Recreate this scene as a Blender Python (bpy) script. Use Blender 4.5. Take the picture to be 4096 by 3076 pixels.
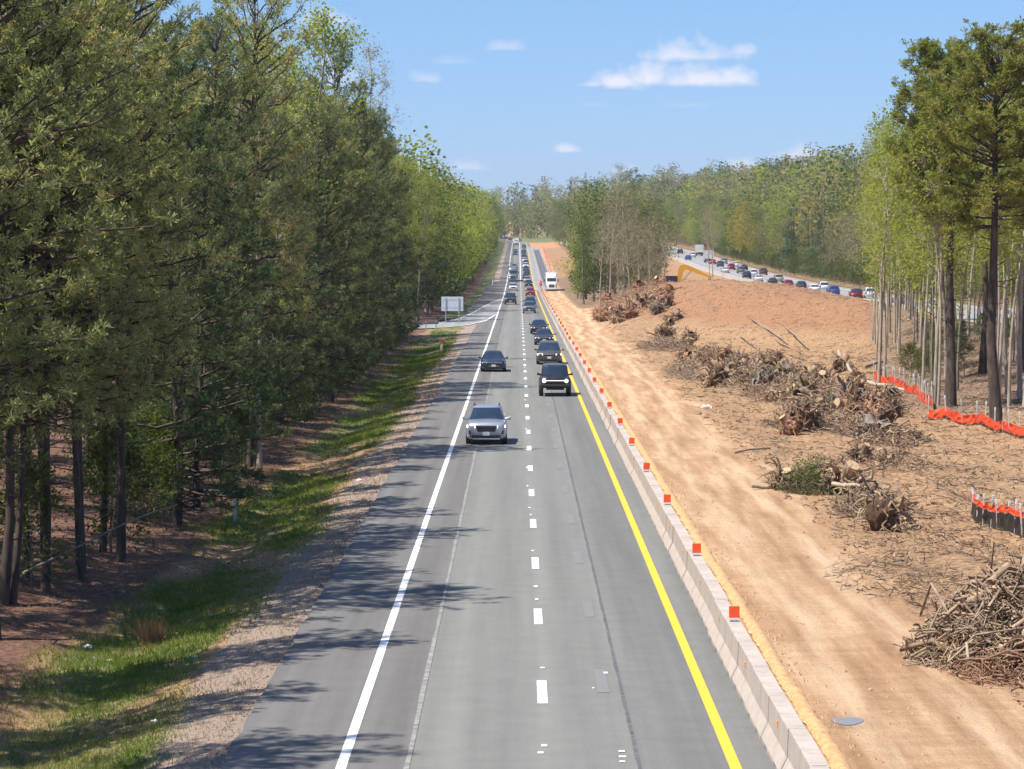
import bpy, bmesh, math, random
import numpy as np
from mathutils import Vector, Matrix

for o in list(bpy.data.objects):
    bpy.data.objects.remove(o)
SC = bpy.context.scene
COL = SC.collection
R = math.radians

# ------------------------------------------------------------------ camera
EYE = 8.81                      # metres above the carriageway (on an overpass)
F = 11720.0                     # focal length in pixels of the 4096 wide frame
VX, VY = 2075.0, 1010.0         # where the straight carriageway would meet the horizon
cam_d = bpy.data.cameras.new('camera')
cam = bpy.data.objects.new('camera', cam_d)
COL.objects.link(cam)
cam_d.sensor_fit = 'HORIZONTAL'
cam_d.sensor_width = 36.0
cam_d.lens = 36.0 * F / 4096.0
cam_d.clip_start = 0.5
cam_d.clip_end = 9000.0
cam.location = (0, 0, EYE)
cam.rotation_euler = (R(90) - math.atan((1538 - VY) / F), 0, math.atan((VX - 2048) / F))
SC.camera = cam

# ------------------------------------------------------------------ sky and sun
SUN_EL = R(61.5)
SUN_H = Vector((-0.90, -0.43, 0)).normalized()
TO_SUN = Vector((SUN_H.x * math.cos(SUN_EL), SUN_H.y * math.cos(SUN_EL), math.sin(SUN_EL)))
world = bpy.data.worlds.new('World')
SC.world = world
world.use_nodes = True
wt = world.node_tree
wt.nodes.clear()


def wn(t, **kw):
    n = wt.nodes.new(t)
    for k, v in kw.items():
        setattr(n, k, v)
    return n


def wmath(op, a, b=None, c=None, clamp=False):
    n = wn('ShaderNodeMath', operation=op, use_clamp=clamp)
    for i, v in enumerate((a, b, c)):
        if v is None:
            continue
        if isinstance(v, (int, float)):
            n.inputs[i].default_value = v
        else:
            wt.links.new(v, n.inputs[i])
    return n.outputs[0]


sky = wn('ShaderNodeTexSky', sky_type='NISHITA', sun_disc=False)
sky.sun_elevation = SUN_EL
sky.sun_rotation = math.atan2(SUN_H.x, SUN_H.y)
sky.altitude = 0
sky.air_density = 1.0
sky.dust_density = 0.1
sky.ozone_density = 4.0
tc = wn('ShaderNodeTexCoord')
sep = wn('ShaderNodeSeparateXYZ')
wt.links.new(tc.outputs['Generated'], sep.inputs[0])
ysafe = wmath('MAXIMUM', sep.outputs[1], 0.02)
U = wmath('DIVIDE', sep.outputs[0], ysafe)
V = wmath('DIVIDE', sep.outputs[2], ysafe)
comb = wn('ShaderNodeCombineXYZ')
wt.links.new(U, comb.inputs[0])
wt.links.new(V, comb.inputs[1])


def wnoise(scale, detail, rough, stretch=1.0):
    mp = wn('ShaderNodeMapping')
    mp.inputs['Scale'].default_value = (1.0, stretch, 1.0)
    wt.links.new(comb.outputs[0], mp.inputs[0])
    nz = wn('ShaderNodeTexNoise')
    nz.inputs['Scale'].default_value = scale
    nz.inputs['Detail'].default_value = detail
    nz.inputs['Roughness'].default_value = rough
    wt.links.new(mp.outputs[0], nz.inputs['Vector'])
    return nz.outputs['Fac']


n1 = wmath('SUBTRACT', wnoise(150.0, 3.5, 0.5), 0.5)
n2 = wmath('SUBTRACT', wnoise(60.0, 3.0, 0.5, 1.6), 0.5)
# small fair-weather clouds: direction, size and how dense each one is
CLOUDS = [  # px, base py, half width, height, density
    (2465, 345, 130, 78, 1.0), (2600, 335, 150, 80, 1.0), (2700, 338, 170, 62, 0.95), (2810, 332, 150, 88, 1.0), (2930, 332, 110, 82, 0.9),
    (2720, 235, 170, 90, 0.8), (2850, 235, 170, 70, 0.6), (2960, 215, 80, 45, 0.55), (2380, 345, 80, 30, 0.7),
    (2270, 605, 70, 40, 0.75), (1310, 95, 140, 80, 0.55), (1340, 330, 130, 110, 0.5), (1700, 325, 80, 45, 0.42), (2030, 200, 95, 42, 0.4),
    (1870, 675, 95, 42, 0.5), (3190, 625, 130, 55, 0.6), (2960, 670, 130, 42, 0.5), (2500, 690, 90, 40, 0.3),
    (1800, 255, 110, 40, 0.22), (2380, 425, 60, 14, 0.16), (2750, 430, 130, 18, 0.16)]
total = None
for (cx, by, hw, hh, den) in CLOUDS:
    u0, v0, a, b = (cx - VX) / F, (VY - by) / F, hw / F, hh / F
    du = wmath('MULTIPLY', wmath('SUBTRACT', U, u0), 1 / a)
    dv = wmath('MULTIPLY', wmath('SUBTRACT', V, v0), 1 / b)
    r2 = wmath('ADD', wmath('MULTIPLY', du, du), wmath('MULTIPLY', dv, dv))
    e = wmath('SUBTRACT', 1.0, wmath('SQRT', r2))
    e = wmath('ADD', e, wmath('ADD', wmath('MULTIPLY', n1, 1.5), wmath('MULTIPLY', n2, 0.8)))
    e = wmath('MULTIPLY', e, 1.35, clamp=True)
    flat = wmath('ADD', wmath('MULTIPLY', dv, 3.5), wmath('ADD', 0.8, wmath('MULTIPLY', n1, 1.5)), clamp=True)
    e = wmath('MULTIPLY', wmath('MULTIPLY', e, flat), den)
    total = e if total is None else wmath('MAXIMUM', total, e)
fwd = wmath('GREATER_THAN', sep.outputs[1], 0.05)
total = wmath('MULTIPLY', total, fwd)
# the rest of the sky: the same scattered small clouds
nz = wn('ShaderNodeTexNoise')
nz.inputs['Scale'].default_value = 9.0
nz.inputs['Detail'].default_value = 6.0
wt.links.new(tc.outputs['Generated'], nz.inputs['Vector'])
rest = wmath('MULTIPLY', wmath('SUBTRACT', nz.outputs['Fac'], 0.62), 6.0, clamp=True)
rest = wmath('MULTIPLY', rest, wmath('SUBTRACT', 1.0, fwd))
total = wmath('MAXIMUM', total, rest)
SKY_TINT = wn('ShaderNodeMix', data_type='RGBA', blend_type='MULTIPLY')
SKY_TINT.inputs[0].default_value = 1.0
wt.links.new(sky.outputs[0], SKY_TINT.inputs[6])
tr_ = wn('ShaderNodeMix', data_type='RGBA')
wt.links.new(wmath('MULTIPLY', sep.outputs[2], 11.0, clamp=True), tr_.inputs[0])
tr_.inputs[6].default_value = (0.47, 0.615, 1.08, 1)
tr_.inputs[7].default_value = (0.54, 0.68, 0.93, 1)
tz_ = wn('ShaderNodeMix', data_type='RGBA')
wt.links.new(wmath('MULTIPLY', wmath('SUBTRACT', sep.outputs[2], 0.12), 1.6, clamp=True), tz_.inputs[0])
wt.links.new(tr_.outputs[2], tz_.inputs[6])
tz_.inputs[7].default_value = (0.95, 1.0, 1.08, 1)
wt.links.new(tz_.outputs[2], SKY_TINT.inputs[7])
cm = wn('ShaderNodeMix', data_type='RGBA')
wt.links.new(wmath('MULTIPLY', total, 0.85), cm.inputs[0])
wt.links.new(SKY_TINT.outputs[2], cm.inputs[6])
cm.inputs[7].default_value = (6.3, 6.2, 6.9, 1)
bg = wn('ShaderNodeBackground')
bg.inputs['Strength'].default_value = 0.084
wt.links.new(cm.outputs[2], bg.inputs['Color'])
wo = wn('ShaderNodeOutputWorld')
wt.links.new(bg.outputs[0], wo.inputs[0])

sun_d = bpy.data.lights.new('sun', 'SUN')
sun_d.energy = 4.2
sun_d.angle = R(0.53)
sun_d.color = (1.0, 0.945, 0.87)
sun = bpy.data.objects.new('sun', sun_d)
COL.objects.link(sun)
sun.rotation_euler = (-TO_SUN).to_track_quat('-Z', 'Y').to_euler()
sun.location = (-200, -60, 300)
SC.view_settings.view_transform = 'Standard'
SC.view_settings.look = 'None'
SC.view_settings.exposure = 0.84
SC.view_settings.gamma = 1.0
SC.view_settings.use_curve_mapping = False
SC.cycles.max_bounces = 5
SC.cycles.diffuse_bounces = 2
SC.cycles.glossy_bounces = 2
SC.cycles.transmission_bounces = 3
SC.cycles.transparent_max_bounces = 6
SC.cycles.use_adaptive_sampling = True
SC.cycles.adaptive_threshold = 0.02
SC.cycles.use_denoising = True
SC.cycles.caustics_reflective = False
SC.cycles.caustics_refractive = False

# ------------------------------------------------------------------ helpers


def tag(o, label=None, category=None, group=None, kind=None):
    if label:
        o['label'] = label
    if category:
        o['category'] = category
    if group:
        o['group'] = group
    if kind:
        o['kind'] = kind
    return o


def empty(name, loc=(0, 0, 0), rz=0.0, scale=1.0, parent=None):
    o = bpy.data.objects.new(name, None)
    o.empty_display_size = 0.2
    COL.objects.link(o)
    o.location = loc
    o.rotation_euler = (0, 0, rz)
    o.scale = (scale,) * 3 if isinstance(scale, (int, float)) else scale
    if parent:
        o.parent = parent
    return o


def link(name, mesh, parent=None, loc=(0, 0, 0), rot=(0, 0, 0)):
    o = bpy.data.objects.new(name, mesh)
    COL.objects.link(o)
    o.location = loc
    o.rotation_euler = rot
    if parent:
        o.parent = parent
    return o


class Acc:
    """collects vertices and faces (numpy) and becomes ONE mesh"""

    def __init__(self):
        self.v, self.q, self.t, self.n = [], [], [], 0

    def add(self, v, q=None, t=None):
        v = np.asarray(v, dtype=np.float64).reshape(-1, 3)
        if q is not None and len(q):
            self.q.append(np.asarray(q, dtype=np.int64).reshape(-1, 4) + self.n)
        if t is not None and len(t):
            self.t.append(np.asarray(t, dtype=np.int64).reshape(-1, 3) + self.n)
        self.v.append(v)
        self.n += len(v)
        return self

    def arrays(self):
        v = np.concatenate(self.v) if self.v else np.zeros((0, 3))
        q = np.concatenate(self.q) if self.q else np.zeros((0, 4), int)
        t = np.concatenate(self.t) if self.t else np.zeros((0, 3), int)
        return v, q, t

    def mesh(self, name, material, smooth=False):
        v, q, t = self.arrays()
        return np_mesh(name, v, q, t, material, smooth)


def np_mesh(name, v, q, t, material, smooth=False):
    me = bpy.data.meshes.new(name)
    me.vertices.add(len(v))
    me.vertices.foreach_set('co', np.ascontiguousarray(v, dtype=np.float32).ravel())
    nl = len(q) * 4 + len(t) * 3
    me.loops.add(nl)
    me.loops.foreach_set('vertex_index', np.concatenate([q.ravel(), t.ravel()]).astype(np.int32))
    me.polygons.add(len(q) + len(t))
    ls = np.concatenate([np.arange(len(q)) * 4, len(q) * 4 + np.arange(len(t)) * 3]).astype(np.int32)
    me.polygons.foreach_set('loop_start', ls)
    me.polygons.foreach_set('use_smooth', np.full(len(q) + len(t), smooth))
    me.update(calc_edges=True)
    me.validate()
    if material:
        me.materials.append(material)
    return me


def bm_mesh(name, bm, material, smooth=False, recalc=True):
    if recalc:
        bmesh.ops.recalc_face_normals(bm, faces=bm.faces[:])
    for f in bm.faces:
        f.smooth = smooth
    me = bpy.data.meshes.new(name)
    bm.to_mesh(me)
    bm.free()
    if material:
        me.materials.append(material)
    return me


def norm(a):
    return a / np.maximum(np.linalg.norm(a, axis=-1, keepdims=True), 1e-9)


def tubes(acc, paths, radii, S, cap=False):
    """paths (N,K,3), radii (N,K): N tubes of S sides"""
    paths = np.asarray(paths, float)
    radii = np.asarray(radii, float)
    N, K, _ = paths.shape
    d = norm(paths[:, -1] - paths[:, 0])
    ref = np.where(np.abs(d[:, 2:3]) > 0.8, np.array([[1.0, 0, 0]]), np.array([[0, 0, 1.0]]))
    u = norm(np.cross(d, ref))
    w = np.cross(d, u)
    a = np.arange(S) * 2 * math.pi / S
    off = np.cos(a)[None, :, None] * u[:, None, :] + np.sin(a)[None, :, None] * w[:, None, :]
    v = paths[:, :, None, :] + off[:, None] * radii[:, :, None, None]
    n, k, s = np.meshgrid(np.arange(N), np.arange(K - 1), np.arange(S), indexing='ij')
    b = n * K * S + k * S
    s2 = (s + 1) % S
    q = np.stack([b + s, b + s2, b + S + s2, b + S + s], -1).reshape(-1, 4)
    t = None
    if cap:
        tt = []
        for e in (0, K - 1):
            base = np.arange(N) * K * S + e * S
            for j in range(1, S - 1):
                tt.append(np.stack([base, base + j, base + j + 1], -1))
        t = np.concatenate(tt)
    acc.add(v.reshape(-1, 3), q, t)


def at(px, py, z=0.0):
    """the point of the horizontal plane z seen at a pixel of the 4096 frame (metres east, metres ahead)"""
    d = F * (EYE - z) / (py - VY)
    return (px - VX) * d / F, d


# 2-D value noise -------------------------------------------------------
_rs = np.random.RandomState(5)
_lat = _rs.rand(257, 257)


def vnoise(x, y):
    xi, yi = np.floor(x).astype(int), np.floor(y).astype(int)
    fx, fy = x - xi, y - yi
    fx, fy = fx * fx * (3 - 2 * fx), fy * fy * (3 - 2 * fy)
    xi, yi = xi % 256, yi % 256
    a, b, c, d = _lat[yi, xi], _lat[yi, xi + 1], _lat[yi + 1, xi], _lat[yi + 1, xi + 1]
    return (a * (1 - fx) + b * fx) * (1 - fy) + (c * (1 - fx) + d * fx) * fy


def fbm(x, y, oct=4):
    s, a, t = 0, 0.5, 0
    for i in range(oct):
        s = s + a * vnoise(x * 2 ** i + 17.3 * i, y * 2 ** i + 5.1 * i)
        t += a
        a *= 0.5
    return s / t - 0.5


def sstep(a, b, x):
    t = np.clip((np.asarray(x, float) - a) / (b - a), 0, 1)
    return t * t * (3 - 2 * t)


# ------------------------------------------------------------------ materials


class Nodes:
    def __init__(self, name):
        self.m = bpy.data.materials.new(name)
        self.m.use_nodes = True
        self.t = self.m.node_tree
        self.t.nodes.clear()
        self.out = self.n('ShaderNodeOutputMaterial')

    def n(self, typ, ins=None, **kw):
        nd = self.t.nodes.new(typ)
        for k, v in kw.items():
            setattr(nd, k, v)
        for k, v in (ins or {}).items():
            self.set(nd.inputs[k], v)
        return nd

    def set(self, sock, v):
        if hasattr(v, 'is_linked') or hasattr(v, 'links'):
            self.t.links.new(v, sock)
        elif isinstance(v, tuple) and len(v) == 3 and sock.type == 'RGBA':
            sock.default_value = (*v, 1)
        else:
            sock.default_value = v

    def math(self, op, a, b=0.0, clamp=False):
        return self.n('ShaderNodeMath', {0: a, 1: b}, operation=op, use_clamp=clamp).outputs[0]

    def mix(self, f, a, b, blend='MIX'):
        return self.n('ShaderNodeMix', {0: f, 6: a, 7: b}, data_type='RGBA', blend_type=blend).outputs[2]

    def pos(self, scale=(1, 1, 1)):
        g = self.n('ShaderNodeTexCoord')
        mp = self.n('ShaderNodeMapping', {'Vector': g.outputs['Object'], 'Scale': scale})
        return mp.outputs[0]

    def noise(self, scale, detail=3.0, rough=0.55, vec=None, stretch=None):
        v = vec if vec is not None else self.pos(stretch or (1, 1, 1))
        return self.n('ShaderNodeTexNoise', {'Vector': v, 'Scale': scale, 'Detail': detail, 'Roughness': rough}).outputs['Fac']

    def ramp(self, fac, stops):
        r = self.n('ShaderNodeValToRGB', {0: fac})
        cr = r.color_ramp
        while len(cr.elements) > len(stops):
            cr.elements.remove(cr.elements[-1])
        while len(cr.elements) < len(stops):
            cr.elements.new(0.5)
        for e, (p, c) in zip(cr.elements, stops):
            e.position = p
            e.color = (*c, 1) if len(c) == 3 else c
        return r.outputs[0]

    def range(self, v, a, b):
        return self.n('ShaderNodeMapRange', {0: v, 1: a, 2: b, 3: 0.0, 4: 1.0}).outputs[0]

    def bump(self, h, strength, dist):
        return self.n('ShaderNodeBump', {'Height': h, 'Strength': strength, 'Distance': dist}).outputs[0]

    def principled(self, col, rough=0.8, normal=None, **kw):
        ins = {'Base Color': col, 'Roughness': rough}
        ins.update({k.replace('_', ' '): v for k, v in kw.items()})
        p = self.n('ShaderNodeBsdfPrincipled', ins)
        if normal is not None:
            self.set(p.inputs['Normal'], normal)
        self.t.links.new(p.outputs[0], self.out.inputs[0])
        return self.m


def plain(name, col, rough=0.7, var=0.12, scale=3.0, **kw):
    """one colour with a little wear: never perfectly flat"""
    N = Nodes(name)
    f = N.noise(scale, 4.0, 0.6)
    lo = tuple(c * (1 - var) for c in col)
    hi = tuple(min(1, c * (1 + var)) for c in col)
    return N.principled(N.ramp(f, [(0.3, lo), (0.7, hi)]), rough, **kw)


def foliage(name, stops, trans=0.35, objvar=0.25):
    N = Nodes(name)
    g = N.n('ShaderNodeNewGeometry')
    oi = N.n('ShaderNodeObjectInfo')
    isl = N.math('ADD', N.math('MULTIPLY', g.outputs['Random Per Island'], 0.55 * (1 - objvar)), 0.225 * (1 - objvar))
    f = N.math('ADD', isl, N.math('MULTIPLY', oi.outputs['Random'], objvar))
    cl = N.noise(0.85, 2.0, 0.5)      # sprays of older and younger growth
    f = N.math('ADD', f, N.math('MULTIPLY', N.math('SUBTRACT', cl, 0.5), 1.3), True)
    col = N.ramp(f, stops)
    d = N.n('ShaderNodeBsdfDiffuse', {'Color': col, 'Roughness': 0.6})
    tcol = N.mix(1.0, col, (1.35, 1.3, 0.7), 'MULTIPLY')
    tr = N.n('ShaderNodeBsdfTranslucent', {'Color': tcol})
    mx = N.n('ShaderNodeMixShader', {0: trans, 1: d.outputs[0], 2: tr.outputs[0]})
    N.t.links.new(mx.outputs[0], N.out.inputs[0])
    return N.m


def bark(name, c1, c2, scale=6.0):
    N = Nodes(name)
    f = N.noise(scale, 4.0, 0.65, stretch=(1, 1, 0.22))
    oi = N.n('ShaderNodeObjectInfo')
    col = N.ramp(f, [(0.32, c1), (0.68, c2)])
    return N.principled(col, 0.9, N.bump(f, 0.6, 0.03))


M = {}
M['pine_needle'] = foliage('pine_needles', [(0.0, (0.095, 0.125, 0.066)), (0.35, (0.225, 0.268, 0.130)), (0.65, (0.400, 0.420, 0.205)), (1.0, (0.60, 0.50, 0.28))], 0.45, 0.3)  # lighter copy: sunlit look of the near left pines put into the colour
M['pine_dark'] = foliage('shade_dark_pine_needles', [(0.0, (0.040, 0.070, 0.044)), (0.4, (0.110, 0.160, 0.085)), (0.75, (0.240, 0.285, 0.140)), (1.0, (0.40, 0.36, 0.19))], 0.42, 0.35)  # darker copy: shade of the mid-distance left wood painted in; far pines share it
M['pine_olive'] = foliage('olive_pine_needles', [(0.0, (0.120, 0.150, 0.040)), (0.5, (0.260, 0.285, 0.075)), (0.85, (0.375, 0.360, 0.115)), (1.0, (0.40, 0.30, 0.14))], 0.42, 0.15)  # yellowish olive needles of the pines on the right
M['leaf_fresh'] = foliage('fresh_leaves', [(0.0, (0.180, 0.240, 0.045)), (0.5, (0.330, 0.390, 0.080)), (1.0, (0.480, 0.480, 0.150))], 0.48, 0.3)
M['leaf_green'] = foliage('green_leaves', [(0.0, (0.062, 0.105, 0.028)), (0.5, (0.125, 0.190, 0.045)), (1.0, (0.230, 0.265, 0.080))], 0.42, 0.3)
M['leaf_pale'] = foliage('pale_spring_leaves', [(0.0, (0.165, 0.175, 0.080)), (0.5, (0.260, 0.265, 0.125)), (1.0, (0.370, 0.330, 0.190))], 0.4, 0.35)
M['leaf_bud'] = foliage('budding_twigs', [(0.0, (0.170, 0.158, 0.098)), (0.5, (0.270, 0.245, 0.150)), (1.0, (0.390, 0.335, 0.205))], 0.3, 0.35)
M['leaf_yellow'] = foliage('yellow_green_leaves', [(0.0, (0.200, 0.180, 0.040)), (0.5, (0.320, 0.280, 0.070)), (1.0, (0.420, 0.350, 0.120))], 0.4, 0.3)
M['leaf_shrub'] = foliage('shrub_leaves', [(0.0, (0.060, 0.080, 0.024)), (0.6, (0.125, 0.165, 0.040)), (1.0, (0.250, 0.300, 0.080))], 0.42, 0.3)
M['grass'] = foliage('grass_blades', [(0.0, (0.090, 0.155, 0.025)), (0.5, (0.170, 0.240, 0.040)), (0.75, (0.280, 0.280, 0.080)), (1.0, (0.46, 0.36, 0.18))], 0.4, 0.0)
M['dry_grass'] = foliage('dry_grass', [(0.0, (0.22, 0.14, 0.07)), (1.0, (0.50, 0.36, 0.20))], 0.25, 0.0)
M['bark_pine'] = bark('pine_bark', (0.034, 0.025, 0.020), (0.125, 0.090, 0.068))
M['bark_grey'] = bark('grey_bark', (0.110, 0.092, 0.072), (0.320, 0.270, 0.205))
M['bark_pale'] = bark('pale_bark', (0.260, 0.215, 0.155), (0.540, 0.460, 0.350))
M['root'] = bark('root_wood', (0.160, 0.102, 0.060), (0.520, 0.365, 0.230), 4.0)
M['root_dark'] = bark('dark_root_wood', (0.075, 0.050, 0.032), (0.330, 0.225, 0.142), 4.0)
M['root_red'] = bark('clay_covered_roots', (0.150, 0.078, 0.044), (0.430, 0.250, 0.148), 3.0)
M['stick'] = bark('dry_sticks', (0.150, 0.105, 0.070), (0.440, 0.330, 0.220), 3.0)
M['stick_dark'] = bark('dark_sticks', (0.040, 0.028, 0.020), (0.160, 0.110, 0.075), 3.0)
M['cut_wood'] = plain('cut_wood', (0.46, 0.33, 0.19), 0.85, 0.2, 9.0)
M['soil_tan'] = plain('tan_earth', (0.42, 0.27, 0.16), 0.95, 0.3, 5.0)
M['soil'] = plain('root_soil', (0.095, 0.056, 0.032), 0.95, 0.5, 5.0)
M['soil_red'] = plain('red_root_soil', (0.26, 0.125, 0.062), 0.95, 0.4, 4.0)


def asphalt(name, base, patch, streak=0.10):
    N = Nodes(name)
    fine = N.noise(24.0, 3.0, 0.75)
    mid = N.noise(1.3, 5.0, 0.6)
    st = N.noise(2.2, 4.0, 0.55, stretch=(1.0, 0.018, 1.0))
    x = N.n('ShaderNodeSeparateXYZ', {0: N.n('ShaderNodeTexCoord').outputs['Object']}).outputs[0]
    c = N.mix(N.range(mid, 0.3, 0.75), base, patch)
    k = N.math('ADD', 1.0 - streak, N.math('MULTIPLY', N.range(st, 0.3, 0.7), streak * 2))
    k = N.math('MULTIPLY', k, N.math('ADD', 0.55, N.math('MULTIPLY', fine, 0.90)))
    # wheel paths are polished slightly darker
    w = N.math('ABSOLUTE', N.math('SINE', N.math('MULTIPLY', N.math('SUBTRACT', x, 0.47), math.pi / 1.75)))
    k = N.math('MULTIPLY', k, N.math('SUBTRACT', 1.06, N.math('MULTIPLY', w, 0.16)))
    cc = N.n('ShaderNodeCombineColor', {0: k, 1: k, 2: k}).outputs[0]
    return N.principled(N.mix(1.0, c, cc, 'MULTIPLY'), 0.85, N.bump(fine, 0.25, 0.01))


M['asphalt_old'] = asphalt('worn_grey_asphalt', (0.174, 0.172, 0.156), (0.200, 0.197, 0.180))
M['asphalt_new'] = asphalt('newer_dark_asphalt', (0.138, 0.131, 0.122), (0.160, 0.152, 0.141), 0.18)
M['asphalt_lane'] = asphalt('darker_lane_asphalt', (0.142, 0.141, 0.130), (0.168, 0.166, 0.154), 0.12)
M['asphalt_far'] = asphalt('pale_asphalt', (0.26, 0.26, 0.25), (0.30, 0.30, 0.29))
M['asphalt_dark'] = asphalt('dark_fresh_asphalt', (0.100, 0.102, 0.110), (0.130, 0.132, 0.138))


def paint_line(name, col, wear=0.35):
    N = Nodes(name)
    f = N.noise(9.0, 5.0, 0.7)
    g = N.noise(60.0, 2.0, 0.6)
    k = N.math('MULTIPLY', N.range(f, 0.28, 0.5), N.range(g, 0.15, 0.4))
    return N.principled(N.mix(k, tuple(c * (1 - wear) for c in col), col), 0.7)


M['white_line'] = paint_line('white_road_paint', (0.80, 0.80, 0.80))
M['yellow_line'] = paint_line('yellow_road_paint', (0.80, 0.47, 0.035), 0.2)
M['worn_line'] = paint_line('ground_off_marking', (0.195, 0.195, 0.185), 0.2)
M['tar'] = plain('tar_joint', (0.105, 0.106, 0.108), 0.8, 0.4, 4.0)
M['seam'] = plain('pavement_seam', (0.235, 0.225, 0.205), 0.9, 0.4, 5.0)


def concrete(name, a, b):
    N = Nodes(name)
    f = N.noise(1.6, 5.0, 0.65)
    s = N.noise(4.0, 4.0, 0.6, stretch=(1, 1, 0.12))
    g = N.noise(40.0, 2.0, 0.6)
    c = N.ramp(f, [(0.3, a), (0.7, b)])
    c = N.mix(N.math('MULTIPLY', N.range(s, 0.5, 0.8), 0.45), c, (0.20, 0.15, 0.11))
    c = N.mix(N.math('MULTIPLY', g, 0.25), c, (0.34, 0.30, 0.26))
    return N.principled(c, 0.9, N.bump(g, 0.2, 0.01))


M['concrete'] = concrete('barrier_concrete', (0.40, 0.34, 0.29), (0.50, 0.43, 0.37))
M['concrete_pale'] = concrete('pale_concrete', (0.46, 0.42, 0.38), (0.58, 0.53, 0.48))


def orange_mat(name, col):
    return plain(name, col, 0.55, 0.10, 6.0)


M['orange'] = orange_mat('fluorescent_orange', (0.98, 0.105, 0.018))
M['orange_net'] = orange_mat('orange_netting', (0.74, 0.075, 0.022))
M['amber'] = plain('amber_reflector', (0.85, 0.30, 0.02), 0.35, 0.1, 5.0)
M['white_plastic'] = plain('white_plastic', (0.78, 0.78, 0.78), 0.5, 0.08, 5.0)
M['black_fabric'] = plain('black_silt_fabric', (0.020, 0.020, 0.022), 0.45, 0.4, 2.0)
M['stake'] = plain('pale_stake', (0.62, 0.58, 0.50), 0.8, 0.15, 8.0)
M['steel'] = plain('galvanised_steel', (0.42, 0.43, 0.45), 0.5, 0.15, 4.0, Metallic=0.35)
M['sign_back'] = plain('aluminium_sign_back', (0.62, 0.66, 0.68), 0.45, 0.08, 2.0, Metallic=0.2)
M['sign_shaded'] = plain('shaded_sign_back', (0.10, 0.11, 0.12), 0.7, 0.2, 2.0)  # tree shade over the second sign put into its board and post colour
M['post_blue'] = plain('pale_blue_post', (0.32, 0.40, 0.48), 0.6, 0.15, 5.0)
M['post_green'] = plain('green_post', (0.03, 0.22, 0.14), 0.6, 0.15, 5.0)


def glass(name, col):
    N = Nodes(name)
    f = N.noise(1.2, 2.0, 0.5)
    lo = tuple(c * 0.7 for c in col)
    return N.principled(N.ramp(f, [(0.35, lo), (0.65, col)]), 0.06, IOR=1.5)


M['glass'] = glass('car_glass', (0.026, 0.046, 0.078))
M['glass_side'] = glass('tinted_glass', (0.012, 0.015, 0.020))
M['rubber'] = plain('tyre_rubber', (0.018, 0.018, 0.019), 0.85, 0.3, 4.0)
M['rim'] = plain('alloy_rim', (0.42, 0.43, 0.45), 0.35, 0.1, 6.0, Metallic=0.7)
M['trim'] = plain('black_plastic_trim', (0.018, 0.018, 0.020), 0.55, 0.3, 5.0)
M['chrome'] = plain('chrome', (0.72, 0.73, 0.75), 0.18, 0.05, 5.0, Metallic=0.9)
M['plate'] = plain('licence_plate', (0.62, 0.68, 0.66), 0.5, 0.1, 12.0)
M['lens'] = plain('headlamp_lens', (0.66, 0.68, 0.72), 0.12, 0.15, 8.0)
M['tail'] = plain('red_tail_lamp', (0.42, 0.012, 0.012), 0.25, 0.2, 8.0)
M['sunshade'] = plain('silver_sunshade', (0.42, 0.50, 0.54), 0.5, 0.2, 3.0)


def lit(name, col, s):
    N = Nodes(name)
    f = N.noise(6.0, 2.0, 0.5)
    e = N.n('ShaderNodeEmission', {'Color': col, 'Strength': N.math('MULTIPLY', N.math('ADD', 0.7, N.math('MULTIPLY', f, 0.6)), s)})
    N.t.links.new(e.outputs[0], N.out.inputs[0])
    return N.m


M['lamp_on'] = lit('lit_headlamp', (1.0, 0.93, 0.97), 1.7)
M['brake_on'] = lit('lit_brake_lamp', (1.0, 0.05, 0.03), 2.2)


def car_paint(name, col, metal=0.3, rough=0.32):
    N = Nodes(name)
    f = N.noise(2.0, 4.0, 0.6)
    d = N.noise(180.0, 1.0, 0.5)
    c = N.mix(N.math('MULTIPLY', N.range(f, 0.45, 0.8), 0.22), col, (0.30, 0.26, 0.21))
    r = N.math('ADD', rough - 0.08, N.math('MULTIPLY', f, 0.2))
    return N.principled(c, r, Metallic=metal, Coat_Weight=0.6, Coat_Roughness=0.08)


PAINT = {k: car_paint('%s_car_paint' % k, c, m) for k, c, m in [
    ('silver', (0.42, 0.44, 0.48), 0.55), ('navy', (0.020, 0.034, 0.075), 0.35), ('black', (0.014, 0.014, 0.017), 0.15),
    ('taupe', (0.105, 0.090, 0.088), 0.45), ('charcoal', (0.060, 0.060, 0.072), 0.45), ('white', (0.74, 0.74, 0.74), 0.0),
    ('red', (0.42, 0.015, 0.020), 0.15), ('maroon', (0.13, 0.012, 0.022), 0.25), ('blue', (0.030, 0.085, 0.30), 0.3),
    ('grey', (0.20, 0.21, 0.22), 0.5), ('beige', (0.50, 0.43, 0.32), 0.3), ('teal', (0.05, 0.12, 0.14), 0.3), ('yellow', (0.78, 0.37, 0.008), 0.0)]}

# ------------------------------------------------------------------ terrain
_yy = np.arange(-100.0, 6000.0, 2.0)


def _prof(ys, zs, k=61):
    z = np.interp(_yy, ys, zs)
    z = np.pad(z, (k // 2, k // 2), mode='edge')
    return np.convolve(z, np.ones(k) / k, mode='valid')


_rz = _prof([-100, 590, 776, 989, 1341, 1700, 2200, 6000], [0, 0, 1.3, 5.4, 11.8, 16.6, 19, 24])
_r2 = _prof([-100, 300, 478, 600, 759, 978, 1341, 1700, 2200, 6000], [1.1, 1.2, 1.6, 2.0, 3.9, 8.0, 13.2, 17.6, 20, 25])


def road_z(y):
    return np.interp(y, _yy, _rz)


def road2_z(y):
    return np.interp(y, _yy, _r2)


def xoff(y):
    d = np.maximum(np.asarray(y, float) - 1450.0, 0)
    return -np.minimum(d * d * 0.00013, 0.16 * d)


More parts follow.
